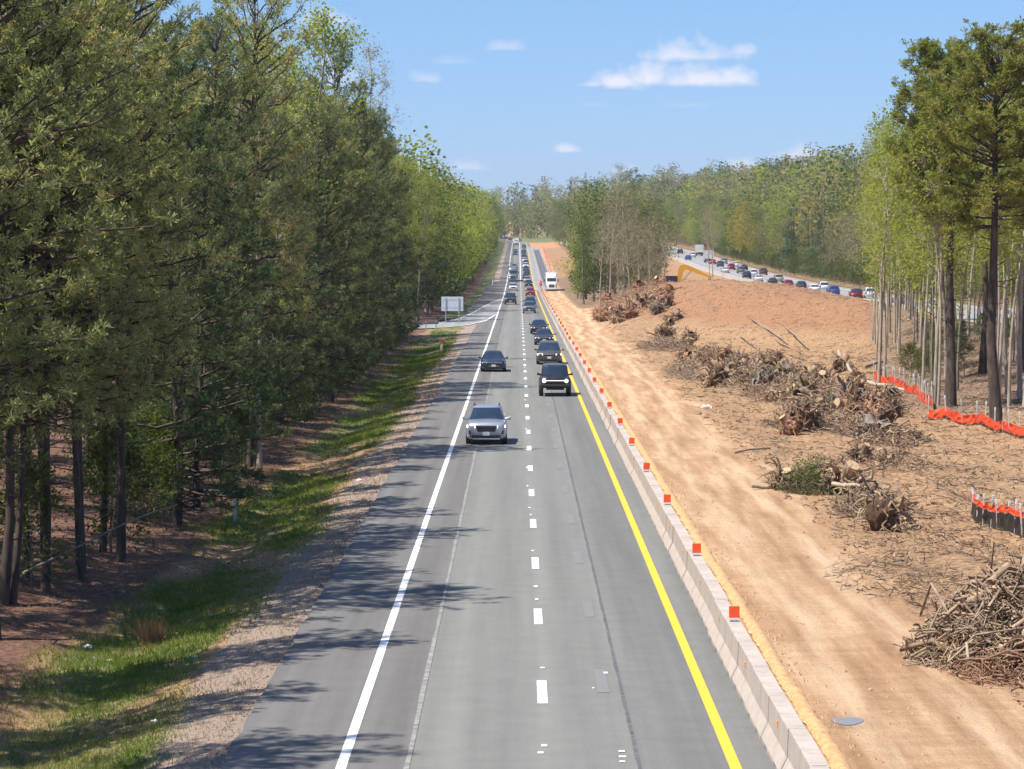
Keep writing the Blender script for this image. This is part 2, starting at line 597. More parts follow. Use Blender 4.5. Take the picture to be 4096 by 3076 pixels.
RIDGE = np.array([(12.5, 402, 0.7), (16.5, 396, 3.2), (19.7, 390, 4.5), (24.4, 362, 5.0), (30.2, 332, 4.6), (33.6, 292, 3.2), (35.0, 258, 2.0), (35.0, 222, 0.9)])
_t = np.linspace(0, len(RIDGE) - 1, 40)
RIDGE = np.stack([np.interp(_t, np.arange(len(RIDGE)), RIDGE[:, i]) for i in range(3)], 1)


def mound(x, y):
    h = np.zeros(np.broadcast(x, y).shape)
    for (rx, ry, rh) in RIDGE:
        dx, dy = x - rx, y - ry
        r = np.sqrt((dx / np.where(dx < 0, 9.0, 11.0)) ** 2 + (dy / np.where(dy < 0, 125.0, 85.0)) ** 2)
        h = np.maximum(h, rh * 0.5 * (1 + np.cos(np.pi * np.clip(r, 0, 1))))
    return h


def ground_z(x, y, bumps=True):
    x = np.asarray(x, float)
    y = np.asarray(y, float)
    xr = x - xoff(y)
    w = sstep(11, 46, xr)
    zb = road_z(y) * (1 - w) + road2_z(y) * w
    off = np.interp(xr, [-600, -60, -30, -14.5, -12, -9.3, -6.6, -5.3, -5.0, 5.1, 5.7, 12, 20, 40, 47.0, 49, 63.5, 66, 70, 120, 300, 700],
                    [6, 1.2, 0.5, -0.15, -0.55, -0.85, -0.22, -0.05, -0.09, -0.09, -0.06, 0.0, 0.0, -0.2, -0.15, -0.09, -0.09, -0.1, 0.7, 9.0, 25, 32])
    # a slip road leaves to the left here: the verge is carried level under it
    lev = sstep(290, 335, y) * (1 - sstep(400, 520, y)) * (1 - sstep(-11.5, -17, xr)) * (xr < -5)
    off = off * (1 - lev) + (-0.06) * lev
    z = zb + off + mound(x, y)
    z = z + sstep(72, 110, xr) * (fbm(x * 0.012 + 3, y * 0.0065 + 1, 3) * 26 + 2.0)
    z = z + sstep(1640, 2200, y) * sstep(9, 60, np.abs(xr - 2)) * 13.0
    wide = sstep(640, 760, y) * (1 - sstep(1240, 1330, y)) * (xr > 4.5) * (xr < 9.6)
    z = z * (1 - wide) + wide * (road_z(y) - 0.09)
    if bumps:
        rough = sstep(9.5, 14, xr) * (1 - sstep(44, 48, xr)) * (1 - sstep(900, 1300, y))
        z = z + rough * (fbm(x * 0.8, y * 0.35, 4) * 0.55 + fbm(x * 0.15, y * 0.05, 3) * 0.6)
        haul = sstep(5.6, 7.0, xr) * (1 - sstep(10, 13, xr))
        z = z + haul * (fbm(x * 1.6, y * 0.12, 3) * 0.10 + fbm(x * 0.5, y * 0.5, 3) * 0.07)
        pud = np.exp(-(((x - 6.25) / 0.75) ** 2 + ((y - 55.35) / 1.4) ** 2) ** 2)
        z = z * (1 - pud) + (road_z(y) - 0.09) * pud
        left = sstep(-6.0, -8.0, xr)
        z = z + left * fbm(x * 0.9, y * 0.5, 3) * 0.28
    return z


def gz(x, y):
    return float(ground_z(np.array([x]), np.array([y]))[0])


def build_ground():
    xs = np.concatenate([np.linspace(-900, -130, 14)[:-1], np.linspace(-130, -40, 16)[:-1], np.linspace(-40, -15, 26)[:-1],
                         np.linspace(-15, -4.6, 36)[:-1], np.linspace(-4.6, 4.9, 5)[:-1], np.linspace(4.9, 30, 76)[:-1],
                         np.linspace(30, 70, 62)[:-1], np.linspace(70, 160, 26)[:-1], np.linspace(160, 900, 14)])
    ys = [-60.0, -20.0, 10.0, 30.0]
    while ys[-1] < 2600:
        ys.append(ys[-1] + max(0.40, 0.0095 * ys[-1]))
    ys = np.array(ys + [2900, 3400, 4200, 5500])
    X, Y = np.meshgrid(xs, ys)
    X = X + xoff(Y) * (1 - sstep(60, 400, np.abs(X)))
    Z = ground_z(X, Y)
    v = np.stack([X, Y, Z], -1).reshape(-1, 3)
    nx, ny = len(xs), len(ys)
    i, j = np.meshgrid(np.arange(nx - 1), np.arange(ny - 1))
    b = j * nx + i
    q = np.stack([b, b + 1, b + nx + 1, b + nx], -1).reshape(-1, 4)
    me = np_mesh('ground', v, q, np.zeros((0, 3), int), None, True)
    x, y = v[:, 0], v[:, 1]
    xr = x - xoff(y)
    n = fbm(x * 0.35, y * 0.12, 4)
    n2 = fbm(x * 0.9 + 40, y * 0.3, 3)
    grass = sstep(-6.0, -7.2, xr + n2 * 1.3) * (1 - sstep(-9.9, -11.3, xr + n2 * 1.8))
    grass = grass * np.clip(0.50 + n * 1.9 + 0.4 * sstep(80, 220, y), 0, 1)
    grass = np.maximum(grass, sstep(64.5, 66, xr) * (1 - sstep(67, 70, xr)) * 0.5)
    grass = np.maximum(grass, sstep(1460, 1540, y) * (1 - sstep(1800, 1900, y)) * sstep(3.5, 6, xr) * (1 - sstep(22, 34, xr)))
    grass = np.maximum(grass, sstep(1690, 1760, y) * (1 - sstep(1900, 2000, y)) * sstep(-60, -30, x) * (1 - sstep(40, 60, x)) * 0.6)
    needle = sstep(-9.6, -11.6, xr + n2 * 2.0)
    needle = np.maximum(needle, sstep(63.6, 65.0, xr) * (1 - grass))
    gravel = sstep(-4.9, -5.2, xr) * (1 - sstep(-6.2, -7.4, xr + n2 * 1.0))
    haul = sstep(4.8, 5.4, xr) * (1 - sstep(9.3, 11.8, xr + n * 2.5)) * (1 - sstep(1300, 1500, y))
    mh = mound(x, y)
    red = np.clip(sstep(0.3, 2.4, mh) * 0.95, 0, 1)
    red = np.maximum(red, sstep(500, 640, y) * sstep(6, 12, xr) * (1 - sstep(1250, 1420, y)) * (1 - sstep(44, 47, xr)) * 0.45)
    yn = y + n * 260
    orange = sstep(1255, 1300, yn) * (1 - sstep(1440, 1520, yn)) * sstep(4.6, 6, xr) * (1 - sstep(15, 22, xr + n * 12))
    pale = sstep(1300, 1340, y) * (1 - sstep(1480, 1560, y)) * sstep(19, 22, xr) * (1 - sstep(36, 42, xr))
    wood = sstep(15, 22, xr - np.maximum(y - 150, 0) * 0.115) * (1 - sstep(44, 47, xr)) * sstep(140, 165, y) * (1 - sstep(300, 360, y)) * 0.8
    wood = np.maximum(wood, sstep(430, 470, y) * sstep(8, 11, xr) * (1 - sstep(0.047, 0.052, xr / np.maximum(y, 1))) * (1 - sstep(700, 900, y)))
    for nm, (a, c, d) in (('region_a', (grass, needle, gravel)), ('region_b', (haul, red, orange)), ('region_c', (wood, pale, pale * 0))):
        at_ = me.attributes.new(nm, 'FLOAT_COLOR', 'POINT')
        at_.data.foreach_set('color', np.stack([a, c, d, np.ones_like(a)], 1).astype(np.float32).ravel())
    N = Nodes('open_ground')
    A = N.n('ShaderNodeSeparateColor', {0: N.n('ShaderNodeAttribute', attribute_name='region_a').outputs['Color']}).outputs
    B = N.n('ShaderNodeSeparateColor', {0: N.n('ShaderNodeAttribute', attribute_name='region_b').outputs['Color']}).outputs
    C = N.n('ShaderNodeSeparateColor', {0: N.n('ShaderNodeAttribute', attribute_name='region_c').outputs['Color']}).outputs
    hi = N.noise(4.5, 6.0, 0.7)
    lo = N.noise(0.55, 5.0, 0.65)
    st = N.noise(1.5, 5.0, 0.6, stretch=(1.0, 0.06, 1.0))
    cross = N.noise(1.1, 5.0, 0.65, stretch=(0.35, 1.6, 1.0))
    fine = N.noise(16.0, 4.0, 0.75)
    # cleared, littered earth
    col = N.ramp(hi, [(0.31, (0.095, 0.052, 0.027)), (0.43, (0.27, 0.155, 0.074)), (0.56, (0.46, 0.280, 0.138)), (0.74, (0.66, 0.465, 0.275))])
    col = N.mix(N.math('MULTIPLY', N.range(lo, 0.48, 0.66), 0.55), col, N.ramp(fine, [(0.3, (0.15, 0.088, 0.048)), (0.7, (0.40, 0.245, 0.135))]))
    # haul road, packed by wheels and tracks
    hc = N.ramp(N.math('ADD', N.math('MULTIPLY', st, 0.75), N.math('MULTIPLY', cross, 0.25)), [(0.36, (0.32, 0.176, 0.083)), (0.5, (0.47, 0.283, 0.146)), (0.62, (0.60, 0.408, 0.240))])
    hc = N.mix(N.math('MULTIPLY', N.range(fine, 0.45, 0.75), 0.3), hc, (0.36, 0.215, 0.125))
    hc = N.mix(N.math('MULTIPLY', N.range(N.noise(0.5, 4.0, 0.6, stretch=(0.5, 1.0, 1.0)), 0.5, 0.72), 0.55), hc, (0.40, 0.225, 0.120))

    pd = N.n('ShaderNodeVectorMath', {0: N.pos((1.0, 0.5, 0.0)), 1: (6.35, 27.6, 0.0)}, operation='DISTANCE').outputs['Value']
    damp = N.math('SUBTRACT', 1.0, N.range(N.math('ADD', pd, N.math('MULTIPLY', N.math('SUBTRACT', lo, 0.5), 0.9)), 0.25, 0.75))
    hc = N.mix(N.math('MULTIPLY', damp, 0.75), hc, (0.24, 0.125, 0.058))

    gx = N.n('ShaderNodeSeparateXYZ', {0: N.pos()}).outputs[0]
    wander = N.math('MULTIPLY', N.math('SUBTRACT', N.noise(0.03, 2.0, 0.5, stretch=(0.0, 1.0, 0.0)), 0.5), 2.2)
    trk = None
    for c_ in (6.75, 8.75):
        b_ = N.math('SUBTRACT', 1.0, N.range(N.math('ABSOLUTE', N.math('SUBTRACT', N.math('ADD', gx, wander), c_)), 0.12, 0.55))
        trk = b_ if trk is None else N.math('MAXIMUM', trk, b_)
    hc = N.mix(N.math('MULTIPLY', N.math('MULTIPLY', trk, N.range(st, 0.3, 0.6)), 0.7), hc, (0.64, 0.455, 0.285))

    def fac(sock, k=0.9, n=hi):
        return N.range(N.math('ADD', sock, N.math('MULTIPLY', N.math('SUBTRACT', n, 0.5), k)), 0.32, 0.68)
    rc = N.ramp(hi, [(0.3, (0.12, 0.050, 0.022)), (0.46, (0.28, 0.135, 0.060)), (0.60, (0.41, 0.212, 0.100)), (0.75, (0.58, 0.355, 0.195))])
    col = N.mix(N.math('MULTIPLY', fac(B[1], 1.0), 0.92), col, rc)
    col = N.mix(fac(B[0], 0.9, lo), col, hc)
    col = N.mix(fac(B[2], 0.5), col, N.ramp(hi, [(0.3, (0.42, 0.17, 0.07)), (0.7, (0.62, 0.30, 0.14))]))
    col = N.mix(fac(C[1], 0.5), col, (0.52, 0.45, 0.32))
    col = N.mix(fac(C[0], 0.9), col, N.ramp(hi, [(0.3, (0.12, 0.075, 0.045)), (0.7, (0.34, 0.215, 0.13))]))
    col = N.mix(fac(A[2], 0.7), col, N.ramp(fine, [(0.3, (0.19, 0.135, 0.100)), (0.5, (0.34, 0.255, 0.195)), (0.75, (0.48, 0.38, 0.30))]))
    col = N.mix(fac(A[1], 1.0), col, N.ramp(hi, [(0.3, (0.050, 0.026, 0.016)), (0.5, (0.165, 0.080, 0.048)), (0.75, (0.32, 0.175, 0.110))]))
    dry = N.ramp(fine, [(0.3, (0.18, 0.130, 0.065)), (0.7, (0.42, 0.33, 0.19))])
    gc = N.mix(N.range(N.noise(1.1, 4.0, 0.6), 0.5, 0.62), N.ramp(fine, [(0.3, (0.050, 0.085, 0.016)), (0.7, (0.150, 0.205, 0.040))]), dry)
    col = N.mix(fac(A[0], 0.9), col, gc)
    h = N.math('ADD', N.math('MULTIPLY', hi, 0.7), N.math('MULTIPLY', fine, 0.3))
    N.principled(col, 0.95, N.bump(h, 1.0, 0.16))
    me.materials.append(N.m)
    g = link('ground', me)
    tag(g, 'red brown cleared earth, verge and forest floor on both sides of the highway', None, None, 'structure')
    return g


build_ground()


# ------------------------------------------------------------------ carriageways
def strip(x0, x1, y0, y1, dz, zf=road_z, xf=xoff, step=None, thick=0.0, jag=0.0, seed=0):
    """a sheet along the road between two offsets; follows grade and curve"""
    ys = [y0]
    while ys[-1] < y1 - 1e-6:
        s = step if step else max(1.5, 0.012 * abs(ys[-1]))
        ys.append(min(y1, ys[-1] + s))
    ys = np.array(ys)
    rs = np.random.RandomState(seed)
    c = xf(ys)
    z = zf(ys) + dz
    j0 = rs.uniform(-jag, jag, len(ys)) if jag else 0
    a = np.stack([x0 + c + j0, ys, z], 1)
    b = np.stack([x1 + c, ys, z], 1)
    n = len(ys)
    acc = Acc()
    i = np.arange(n - 1)
    acc.add(np.concatenate([a, b]), np.stack([i, i + n, i + n + 1, i + 1], 1))
    return acc


zero = lambda y: np.zeros_like(np.asarray(y, float))
highway = link('highway', strip(-1.9, 5.28, -40, 2100, 0.0, jag=0.02).mesh('highway', M['asphalt_old']))
tag(highway, 'grey two lane asphalt carriageway running straight away from the camera', None, None, 'structure')
link('lane_paving', strip(2.07, 5.26, -40, 640, 0.005, jag=0.01).mesh('lane_paving', M['asphalt_lane']), highway)
link('newer_shoulder', strip(-5.12, -1.9, -40, 2100, 0.006, jag=0.06, seed=2, step=1.2).mesh('newer_shoulder', M['asphalt_new']), highway)
link('wide_shoulder', strip(3.9, 8.9, 655, 1300, 0.014).mesh('wide_shoulder', M['asphalt_far']), highway)
link('fresh_paving', strip(6.2, 8.4, 700, 1240, 0.022).mesh('fresh_paving', M['asphalt_dark']), highway)
link('shoulder_edge_paving', strip(-7.6, -5.1, 390, 760, 0.004, jag=0.3, seed=4, step=6).mesh('shoulder_edge_paving', M['asphalt_new']), highway)
link('pavement_seam', strip(-1.96, -1.87, -40, 420, 0.012, jag=0.02, seed=3, step=1.3).mesh('pavement_seam', M['seam']), highway)
link('tar_joint', strip(2.035, 2.105, -40, 330, 0.010, jag=0.012, seed=5, step=1.0).mesh('tar_joint', M['tar']), highway)
link('edge_line', strip(-3.13, -2.95, -40, 1750, 0.014).mesh('edge_line', M['white_line']), highway)
link('median_line', strip(3.61, 3.81, -40, 1750, 0.018).mesh('median_line', M['yellow_line']), highway)


def slab(name, x, y, w, l, m, dz, parent):
    acc = Acc()
    acc.add([(x - w / 2, y - l / 2, float(road_z(y - l / 2)) + dz), (x + w / 2, y - l / 2, float(road_z(y - l / 2)) + dz),
             (x + w / 2, y + l / 2, float(road_z(y + l / 2)) + dz), (x - w / 2, y + l / 2, float(road_z(y + l / 2)) + dz)], [(0, 1, 2, 3)])
    return link(name, acc.mesh(name, m), parent)


# lane dashes: 3.05 m of paint every 12.19 m
y = 58.43 - 12.19
while y < 760:
    slab('lane_dash', 0.47, y, 0.20, 3.05, M['white_line'], 0.012, highway)
    y += 12.19
link('far_lane_line', strip(0.37, 0.57, 764, 1700, 0.012).mesh('far_lane_line', M['white_line']), highway)
rs = random.Random(3)
for (px, py, w, l) in [(2170, 2680, .12, .25), (2178, 2995, .13, .3), (2163, 3024, .13, .25), (2143, 2351, .13, .4), (2147, 2403, .10, .4),
                       (2131, 2207, .09, .4), (2118, 2033, .11, .5), (2123, 2062, .08, .5), (2110, 1946, .08, .6), (2108, 1872, .10, .8), (2106, 1800, .09, .9),
                       (2104, 1716, .08, 1.0), (2100, 1600, .08, 1.2), (2098, 1470, .08, 1.5), (2425, 2700, .11, .3), (2490, 3018, .14, .2), (2493, 3040, .16, .22), (2492, 3060, .12, .2), (2375, 2762, .06, .15)]:
    X, Y = at(px, py)
    slab('pavement_marker', X, Y, w * .8, l * .75, M['white_line'], 0.013, highway)
yy = 60.0
while yy < 230:
    slab('ground_off_dash', 1.72 + rs.uniform(-.03, .03), yy, 0.24, 3.3, M['worn_line'], 0.007, highway)
    yy += 12.19

# slip road leaving to the left
ramp_lo = [(-3.1, 420), (-4.3, 378), (-6.2, 356), (-8.5, 346), (-11.5, 339), (-16, 333), (-30, 322), (-60, 303)]
ramp_hi = [(-3.1, 560), (-4.6, 520), (-5.9, 470), (-6.9, 420), (-8.1, 388), (-10.6, 366), (-16, 354), (-30, 341), (-60, 322)]


def resample(p, n):
    p = np.array(p, float)
    s = np.concatenate([[0], np.cumsum(np.linalg.norm(np.diff(p, axis=0), axis=1))])
    t = np.linspace(0, s[-1], n)
    return np.stack([np.interp(t, s, p[:, 0]), np.interp(t, s, p[:, 1])], 1)


def ribbon(pl, w, dz):
    d = norm(np.gradient(pl, axis=0))
    nn = np.stack([-d[:, 1], d[:, 0]], 1) * w / 2
    a, b = pl - nn, pl + nn
    z = road_z(pl[:, 1]) + dz
    v = np.concatenate([np.column_stack([a, z]), np.column_stack([b, z])])
    i = np.arange(len(pl) - 1)
    n = len(pl)
    acc = Acc()
    acc.add(v, np.stack([i, i + 1, i + n + 1, i + n], 1))
    return acc


lo, hi_ = resample(ramp_lo, 40), resample(ramp_hi, 40)
acc = Acc()
z0 = 0.010
i = np.arange(39)
acc.add(np.concatenate([np.column_stack([lo, np.full(40, z0)]), np.column_stack([hi_, np.full(40, z0)])]), np.stack([i, i + 1, i + 41, i + 40], 1))
ramp = link('slip_road', acc.mesh('slip_road', M['asphalt_far']))
tag(ramp, 'pale slip road curving off to the left behind the grass verge', None, None, 'structure')
link('edge_line', ribbon(lo[2:], 0.22, 0.02).mesh('edge_line', M['white_line']), ramp)
link('edge_line', ribbon(hi_[1:], 0.22, 0.02).mesh('edge_line', M['white_line']), ramp)

# the other carriageway, beyond the cleared median
opp = link('opposite_highway', strip(49.2, 63.2, -40, 2200, 0.0, road2_z, xoff).mesh('opposite_highway', M['asphalt_far']))
tag(opp, 'pale asphalt carriageway of the opposite direction beyond the mound, full of queuing traffic', None, None, 'structure')
link('edge_line', strip(50.2, 50.4, -40, 1800, 0.012, road2_z).mesh('edge_line', M['yellow_line']), opp)
link('edge_line', strip(61.2, 61.4, -40, 1800, 0.012, road2_z).mesh('edge_line', M['white_line']), opp)
yy = 300
while yy < 1000:
    for lx in (54.0, 57.6):
        acc = Acc()
        acc.add([(lx - .08, yy, float(road2_z(yy)) + .012), (lx + .08, yy, float(road2_z(yy)) + .012), (lx + .08, yy + 3, float(road2_z(yy + 3)) + .012), (lx - .08, yy + 3, float(road2_z(yy + 3)) + .012)], [(0, 1, 2, 3)])
        link('lane_dash', acc.mesh('lane_dash', M['white_line']), opp)
    yy += 12.19

# puddle on the haul road
bm = bmesh.new()
rs = random.Random(8)
px_, py_ = at(3398, 2876)
zz = gz(px_, py_)
vs = []
for k in range(28):
    a = k * 2 * math.pi / 28
    r = 1 + 0.16 * math.sin(2 * a + 1) + .1 * math.sin(3 * a) + rs.uniform(-.04, .04)
    vs.append(bm.verts.new((math.cos(a) * r * 0.27, math.sin(a) * r * 0.52, 0)))
bm.faces.new(vs)
N = Nodes('puddle_water')
N.principled(N.mix(N.noise(3.0), (0.22, 0.18, 0.14), (0.30, 0.25, 0.19)), 0.03, IOR=1.33)
o = link('puddle', bm_mesh('puddle', bm, N.m), None, (px_, py_, zz + 0.012))
tag(o, 'small blue puddle on the sandy haul road', None, None, 'structure')

# ------------------------------------------------------------------ concrete barrier
SEG = 3.66


def barrier_mesh(name, length, slots=True, m='concrete'):
    prof = [(-0.30, 0.0), (-0.30, 0.075), (-0.175, 0.33), (-0.155, 0.80), (-0.145, 0.815), (0.145, 0.815), (0.155, 0.80), (0.175, 0.33), (0.30, 0.075), (0.30, 0.0)]
    cuts = [(0.012, 0), (0.7, 0), (0.7, 1), (1.15, 1), (1.15, 0), (length - 1.15, 0), (length - 1.15, 1), (length - 0.7, 1), (length - 0.7, 0), (length - 0.012, 0)] if slots else [(0.0, 0), (length, 0)]
    bm = bmesh.new()
    rings = []
    for (yy, s) in cuts:
        rings.append([bm.verts.new((x, yy, max(z, 0.07 if s else 0.0))) for (x, z) in prof])
    K = len(prof)
    for a, b in zip(rings, rings[1:]):
        for k in range(K):
            bm.faces.new((a[k], a[(k + 1) % K], b[(k + 1) % K], b[k]))
    bm.faces.new(rings[0])
    bm.faces.new(rings[-1])
    bmesh.ops.dissolve_degenerate(bm, dist=1e-5, edges=bm.edges[:])
    return bm_mesh(name, bm, M[m])


seg_me = barrier_mesh('barrier_segment', SEG)


def box_bm(bm, x0, x1, y0, y1, z0, z1):
    vs = [bm.verts.new(p) for p in ((x0, y0, z0), (x1, y0, z0), (x1, y1, z0), (x0, y1, z0), (x0, y0, z1), (x1, y0, z1), (x1, y1, z1), (x0, y1, z1))]
    for f in ((0, 3, 2, 1), (4, 5, 6, 7), (0, 1, 5, 4), (1, 2, 6, 5), (2, 3, 7, 6), (3, 0, 4, 7)):
        bm.faces.new([vs[i] for i in f])
    return vs


def box_mesh(name, dims, m, bevel=0.0, seg=2, smooth=False):
    bm = bmesh.new()
    for d in (dims if isinstance(dims[0], (tuple, list)) else [dims]):
        box_bm(bm, *d)
    if bevel:
        bmesh.ops.bevel(bm, geom=bm.edges[:], offset=bevel, segments=seg, affect='EDGES', profile=0.5)
    return bm_mesh(name, bm, M[m] if isinstance(m, str) else m, smooth)


loop_me = box_mesh('joint_plate', (-0.13, 0.13, -0.035, 0.035, 0.8155, 0.828), 'concrete_pale', 0.004)
refl_me = box_mesh('side_reflector', (-0.185, -0.16, -0.055, 0.055, 0.56, 0.66), 'amber', 0.006)
BX = 4.68
rs = random.Random(11)
y, k = 41.6, 0
while y < 690:
    o = link('barrier_segment', seg_me, None, (BX + rs.uniform(-.018, .018), y, float(road_z(y)) + 0.003), (0, 0, rs.uniform(-.003, .003)))
    tag(o, 'pale concrete barrier segment in the line along the yellow median line', 'barrier', 'concrete barrier segments along the median line')
    if k % 2 == 0 and y < 330:
        link('side_reflector', refl_me, o, (0, 1.85, 0))
    if y < 260 and k % 3 == 1:
        link('joint_plate', loop_me, o, (0, 0.16, 0))
    y += SEG
    k += 1
# delineators on top of the barrier
panel_me = box_mesh('panel', (-0.115, 0.115, -0.02, 0.02, 0.076, 0.33), 'orange', 0.006)
band_me = box_mesh('white_band', (-0.112, 0.112, -0.023, 0.023, 0.015, 0.075), 'white_plastic', 0.003)
foot_me = box_mesh('foot', (-0.09, 0.09, -0.06, 0.06, 0.0, 0.014), 'trim', 0.003)
y, k = 62.9, 0
while y < 690:
    r = empty('barrier_delineator', (BX + rs.uniform(-.03, .03), y + rs.uniform(-.6, .6), float(road_z(y)) + 0.82), rs.uniform(-.08, .08))
    r.rotation_euler.y = rs.uniform(-.04, .04)
    tag(r, 'orange panel delineator with a white band standing on the concrete barrier', 'delineator', 'orange delineators on the barrier')
    link('panel', panel_me, r)
    link('white_band', band_me, r)
    link('foot', foot_me, r)
    y += 14.6 if y < 330 else 22.0
    k += 1
# low sandy berm behind the barrier
rr = np.random.RandomState(4)
ys = np.arange(40, 420, 0.35)
prof = np.array([-0.12, -0.03, 0.08, 0.22])
hh = np.array([0.0, 0.08, 0.09, 0.0])
hv = 0.55 + 0.9 * (fbm(ys * 0.5, ys * 0 + 3, 3) + 0.4)
xv = 0.12 * fbm(ys * 0.7, ys * 0 + 9, 3)
V_ = np.stack([np.stack([5.50 + p + xv + rr.uniform(-.03, .03, len(ys)), ys, road_z(ys) - 0.05 + h * hv + rr.uniform(0, .03, len(ys)) * (h > 0)], 1) for p, h in zip(prof, hh)], 1)
n = len(ys)
i, j = np.meshgrid(np.arange(n - 1), np.arange(3), indexing='ij')
b = i * 4 + j
acc = Acc()
acc.add(V_.reshape(-1, 3), np.stack([b, b + 1, b + 5, b + 4], -1).reshape(-1, 4))
M['sand'] = plain('sandy_berm', (0.52, 0.315, 0.145), 0.95, 0.3, 6.0)
o = link('sand_berm', acc.mesh('sand_berm', M['sand'], True))
tag(o, 'low strip of yellow sand heaped behind the concrete barrier', None, None, 'structure')

# ------------------------------------------------------------------ trees


def leaf_quads(acc, P, size, rs, flat=0.0):
    """one small leaf (two triangles, folded along its rib) at every point"""
    n = len(P)
    d = norm(rs.normal(size=(n, 3)) + np.array([0, 0, -0.3]))
    s = norm(np.cross(d, rs.normal(size=(n, 3))))
    L = size * rs.uniform(0.6, 1.3, (n, 1))
    a = P - d * L * 0.5
    b = P + s * L * 0.42
    c = P + d * L * 0.5
    e = P - s * L * 0.42 + np.array([0, 0, 0.15]) * L
    v = np.stack([a, b, c, e], 1).reshape(-1, 3)
    acc.add(v, np.arange(n * 4).reshape(-1, 4))


def needle_tufts(acc, P, D, k, length, width, rs):
    n = len(P)
    for _ in range(k):
        d = norm(D * 0.55 + rs.normal(size=(n, 3)) * 0.62)
        s = norm(np.cross(d, rs.normal(size=(n, 3)))) * width
        L = length * rs.uniform(0.7, 1.2, (n, 1))
        v = np.stack([P - d * L * 0.1, P + d * L + s, P + d * L * 0.9 - s], 1)
        acc.add(v.reshape(-1, 3), None, np.arange(n * 3).reshape(-1, 3))


def pine(seed, H, cb, cr, r0, whorl=0.55, nb=(4, 5), k=11, tuft=0.23, width=0.024, tw=2.9, m='pine_needle', dead=9, low=0.6):
    rs = np.random.RandomState(seed)
    T = Acc()
    zt = np.linspace(0, H, 9)
    wob = np.cumsum(rs.normal(0, 0.07, (9, 2)), 0)
    wob[0] = 0
    path = np.column_stack([wob, zt])
    rad = r0 * (1 - zt / H) ** 0.75 + 0.02
    rad[0] *= 1.25
    tubes(T, path[None], rad[None], 8)

    def axis(z):
        return np.array([np.interp(z, zt, wob[:, 0]), np.interp(z, zt, wob[:, 1]), z])
    P, D = [], []
    z = cb
    az = rs.uniform(0, 6.28)
    while z < H * 0.985:
        t = (z - cb) / (H - cb)
        prof = (low + (1 - low) * min(1, t / 0.3)) if t < 0.3 else math.sqrt(max(0.02, 1 - ((t - 0.3) / 0.72) ** 2))
        for _ in range(rs.randint(nb[0], nb[1] + 1)):
            az += 2.4 + rs.uniform(-.5, .5)
            L = cr * prof * rs.uniform(0.55, 1.15)
            if rs.rand() < 0.2:
                continue
            el = R(-8 + 55 * t + rs.uniform(-12, 14))
            h = np.array([math.cos(az), math.sin(az), 0])
            o = axis(z)
            ts = np.linspace(0, 1, 5)
            bp = o + h[None] * (ts * L * math.cos(el))[:, None] + np.array([0, 0, 1.0])[None] * (L * math.sin(el) * ts + 0.16 * L * ts ** 2)[:, None]
            bp[1:] += rs.normal(0, 0.05 * L ** 0.5, (4, 3))
            tubes(T, bp[None], np.linspace(0.022 + 0.016 * L, 0.012, 5)[None], 4)
            ntw = max(2, int(L * tw))
            for q in range(ntw):
                f = rs.uniform(0.42, 1.0) if q else 1.0
                p = np.array([np.interp(f, ts, bp[:, i]) for i in range(3)])
                dd = norm(bp[-1] - bp[0])
                side = np.array([-h[1], h[0], 0]) * rs.choice([-1, 1])
                td = norm(dd * rs.uniform(0.4, 1.0) + side * rs.uniform(0.1, 0.9) + np.array([0, 0, rs.uniform(-.35, .8)]))
                tl = rs.uniform(0.3, 0.55) * (0.7 + 0.25 * L)
                e = p + td * tl
                tubes(T, np.stack([p, (p + e) / 2 + rs.normal(0, .03, 3), e])[None], np.array([[0.016, 0.012, 0.006]]), 3)
                for g in (0.45, 0.75, 1.0):
                    P.append(p + td * tl * g + rs.normal(0, 0.07, 3))
                    D.append(td + np.array([0, 0, 0.35]))
        z += whorl * rs.uniform(0.75, 1.25)
    for _ in range(dead):          # dead snags under the crown
        z = rs.uniform(0.25, 1.1) * cb
        a = rs.uniform(0, 6.28)
        L = rs.uniform(0.6, 2.2)
        o = axis(z)
        e = o + np.array([math.cos(a) * L, math.sin(a) * L, rs.uniform(-.2, .5) * L])
        mid = (o + e) / 2 + rs.normal(0, .12, 3)
        tubes(T, np.stack([o, mid, e])[None], np.array([[0.03, 0.02, 0.008]]), 3)
    Cc = Acc()
    P, D = np.array(P), norm(np.array(D))
    needle_tufts(Cc, P, D, k, tuft, width, rs)
    return T.mesh('pine_trunk', M['bark_pine'], True), Cc.mesh('pine_crown', M[m])


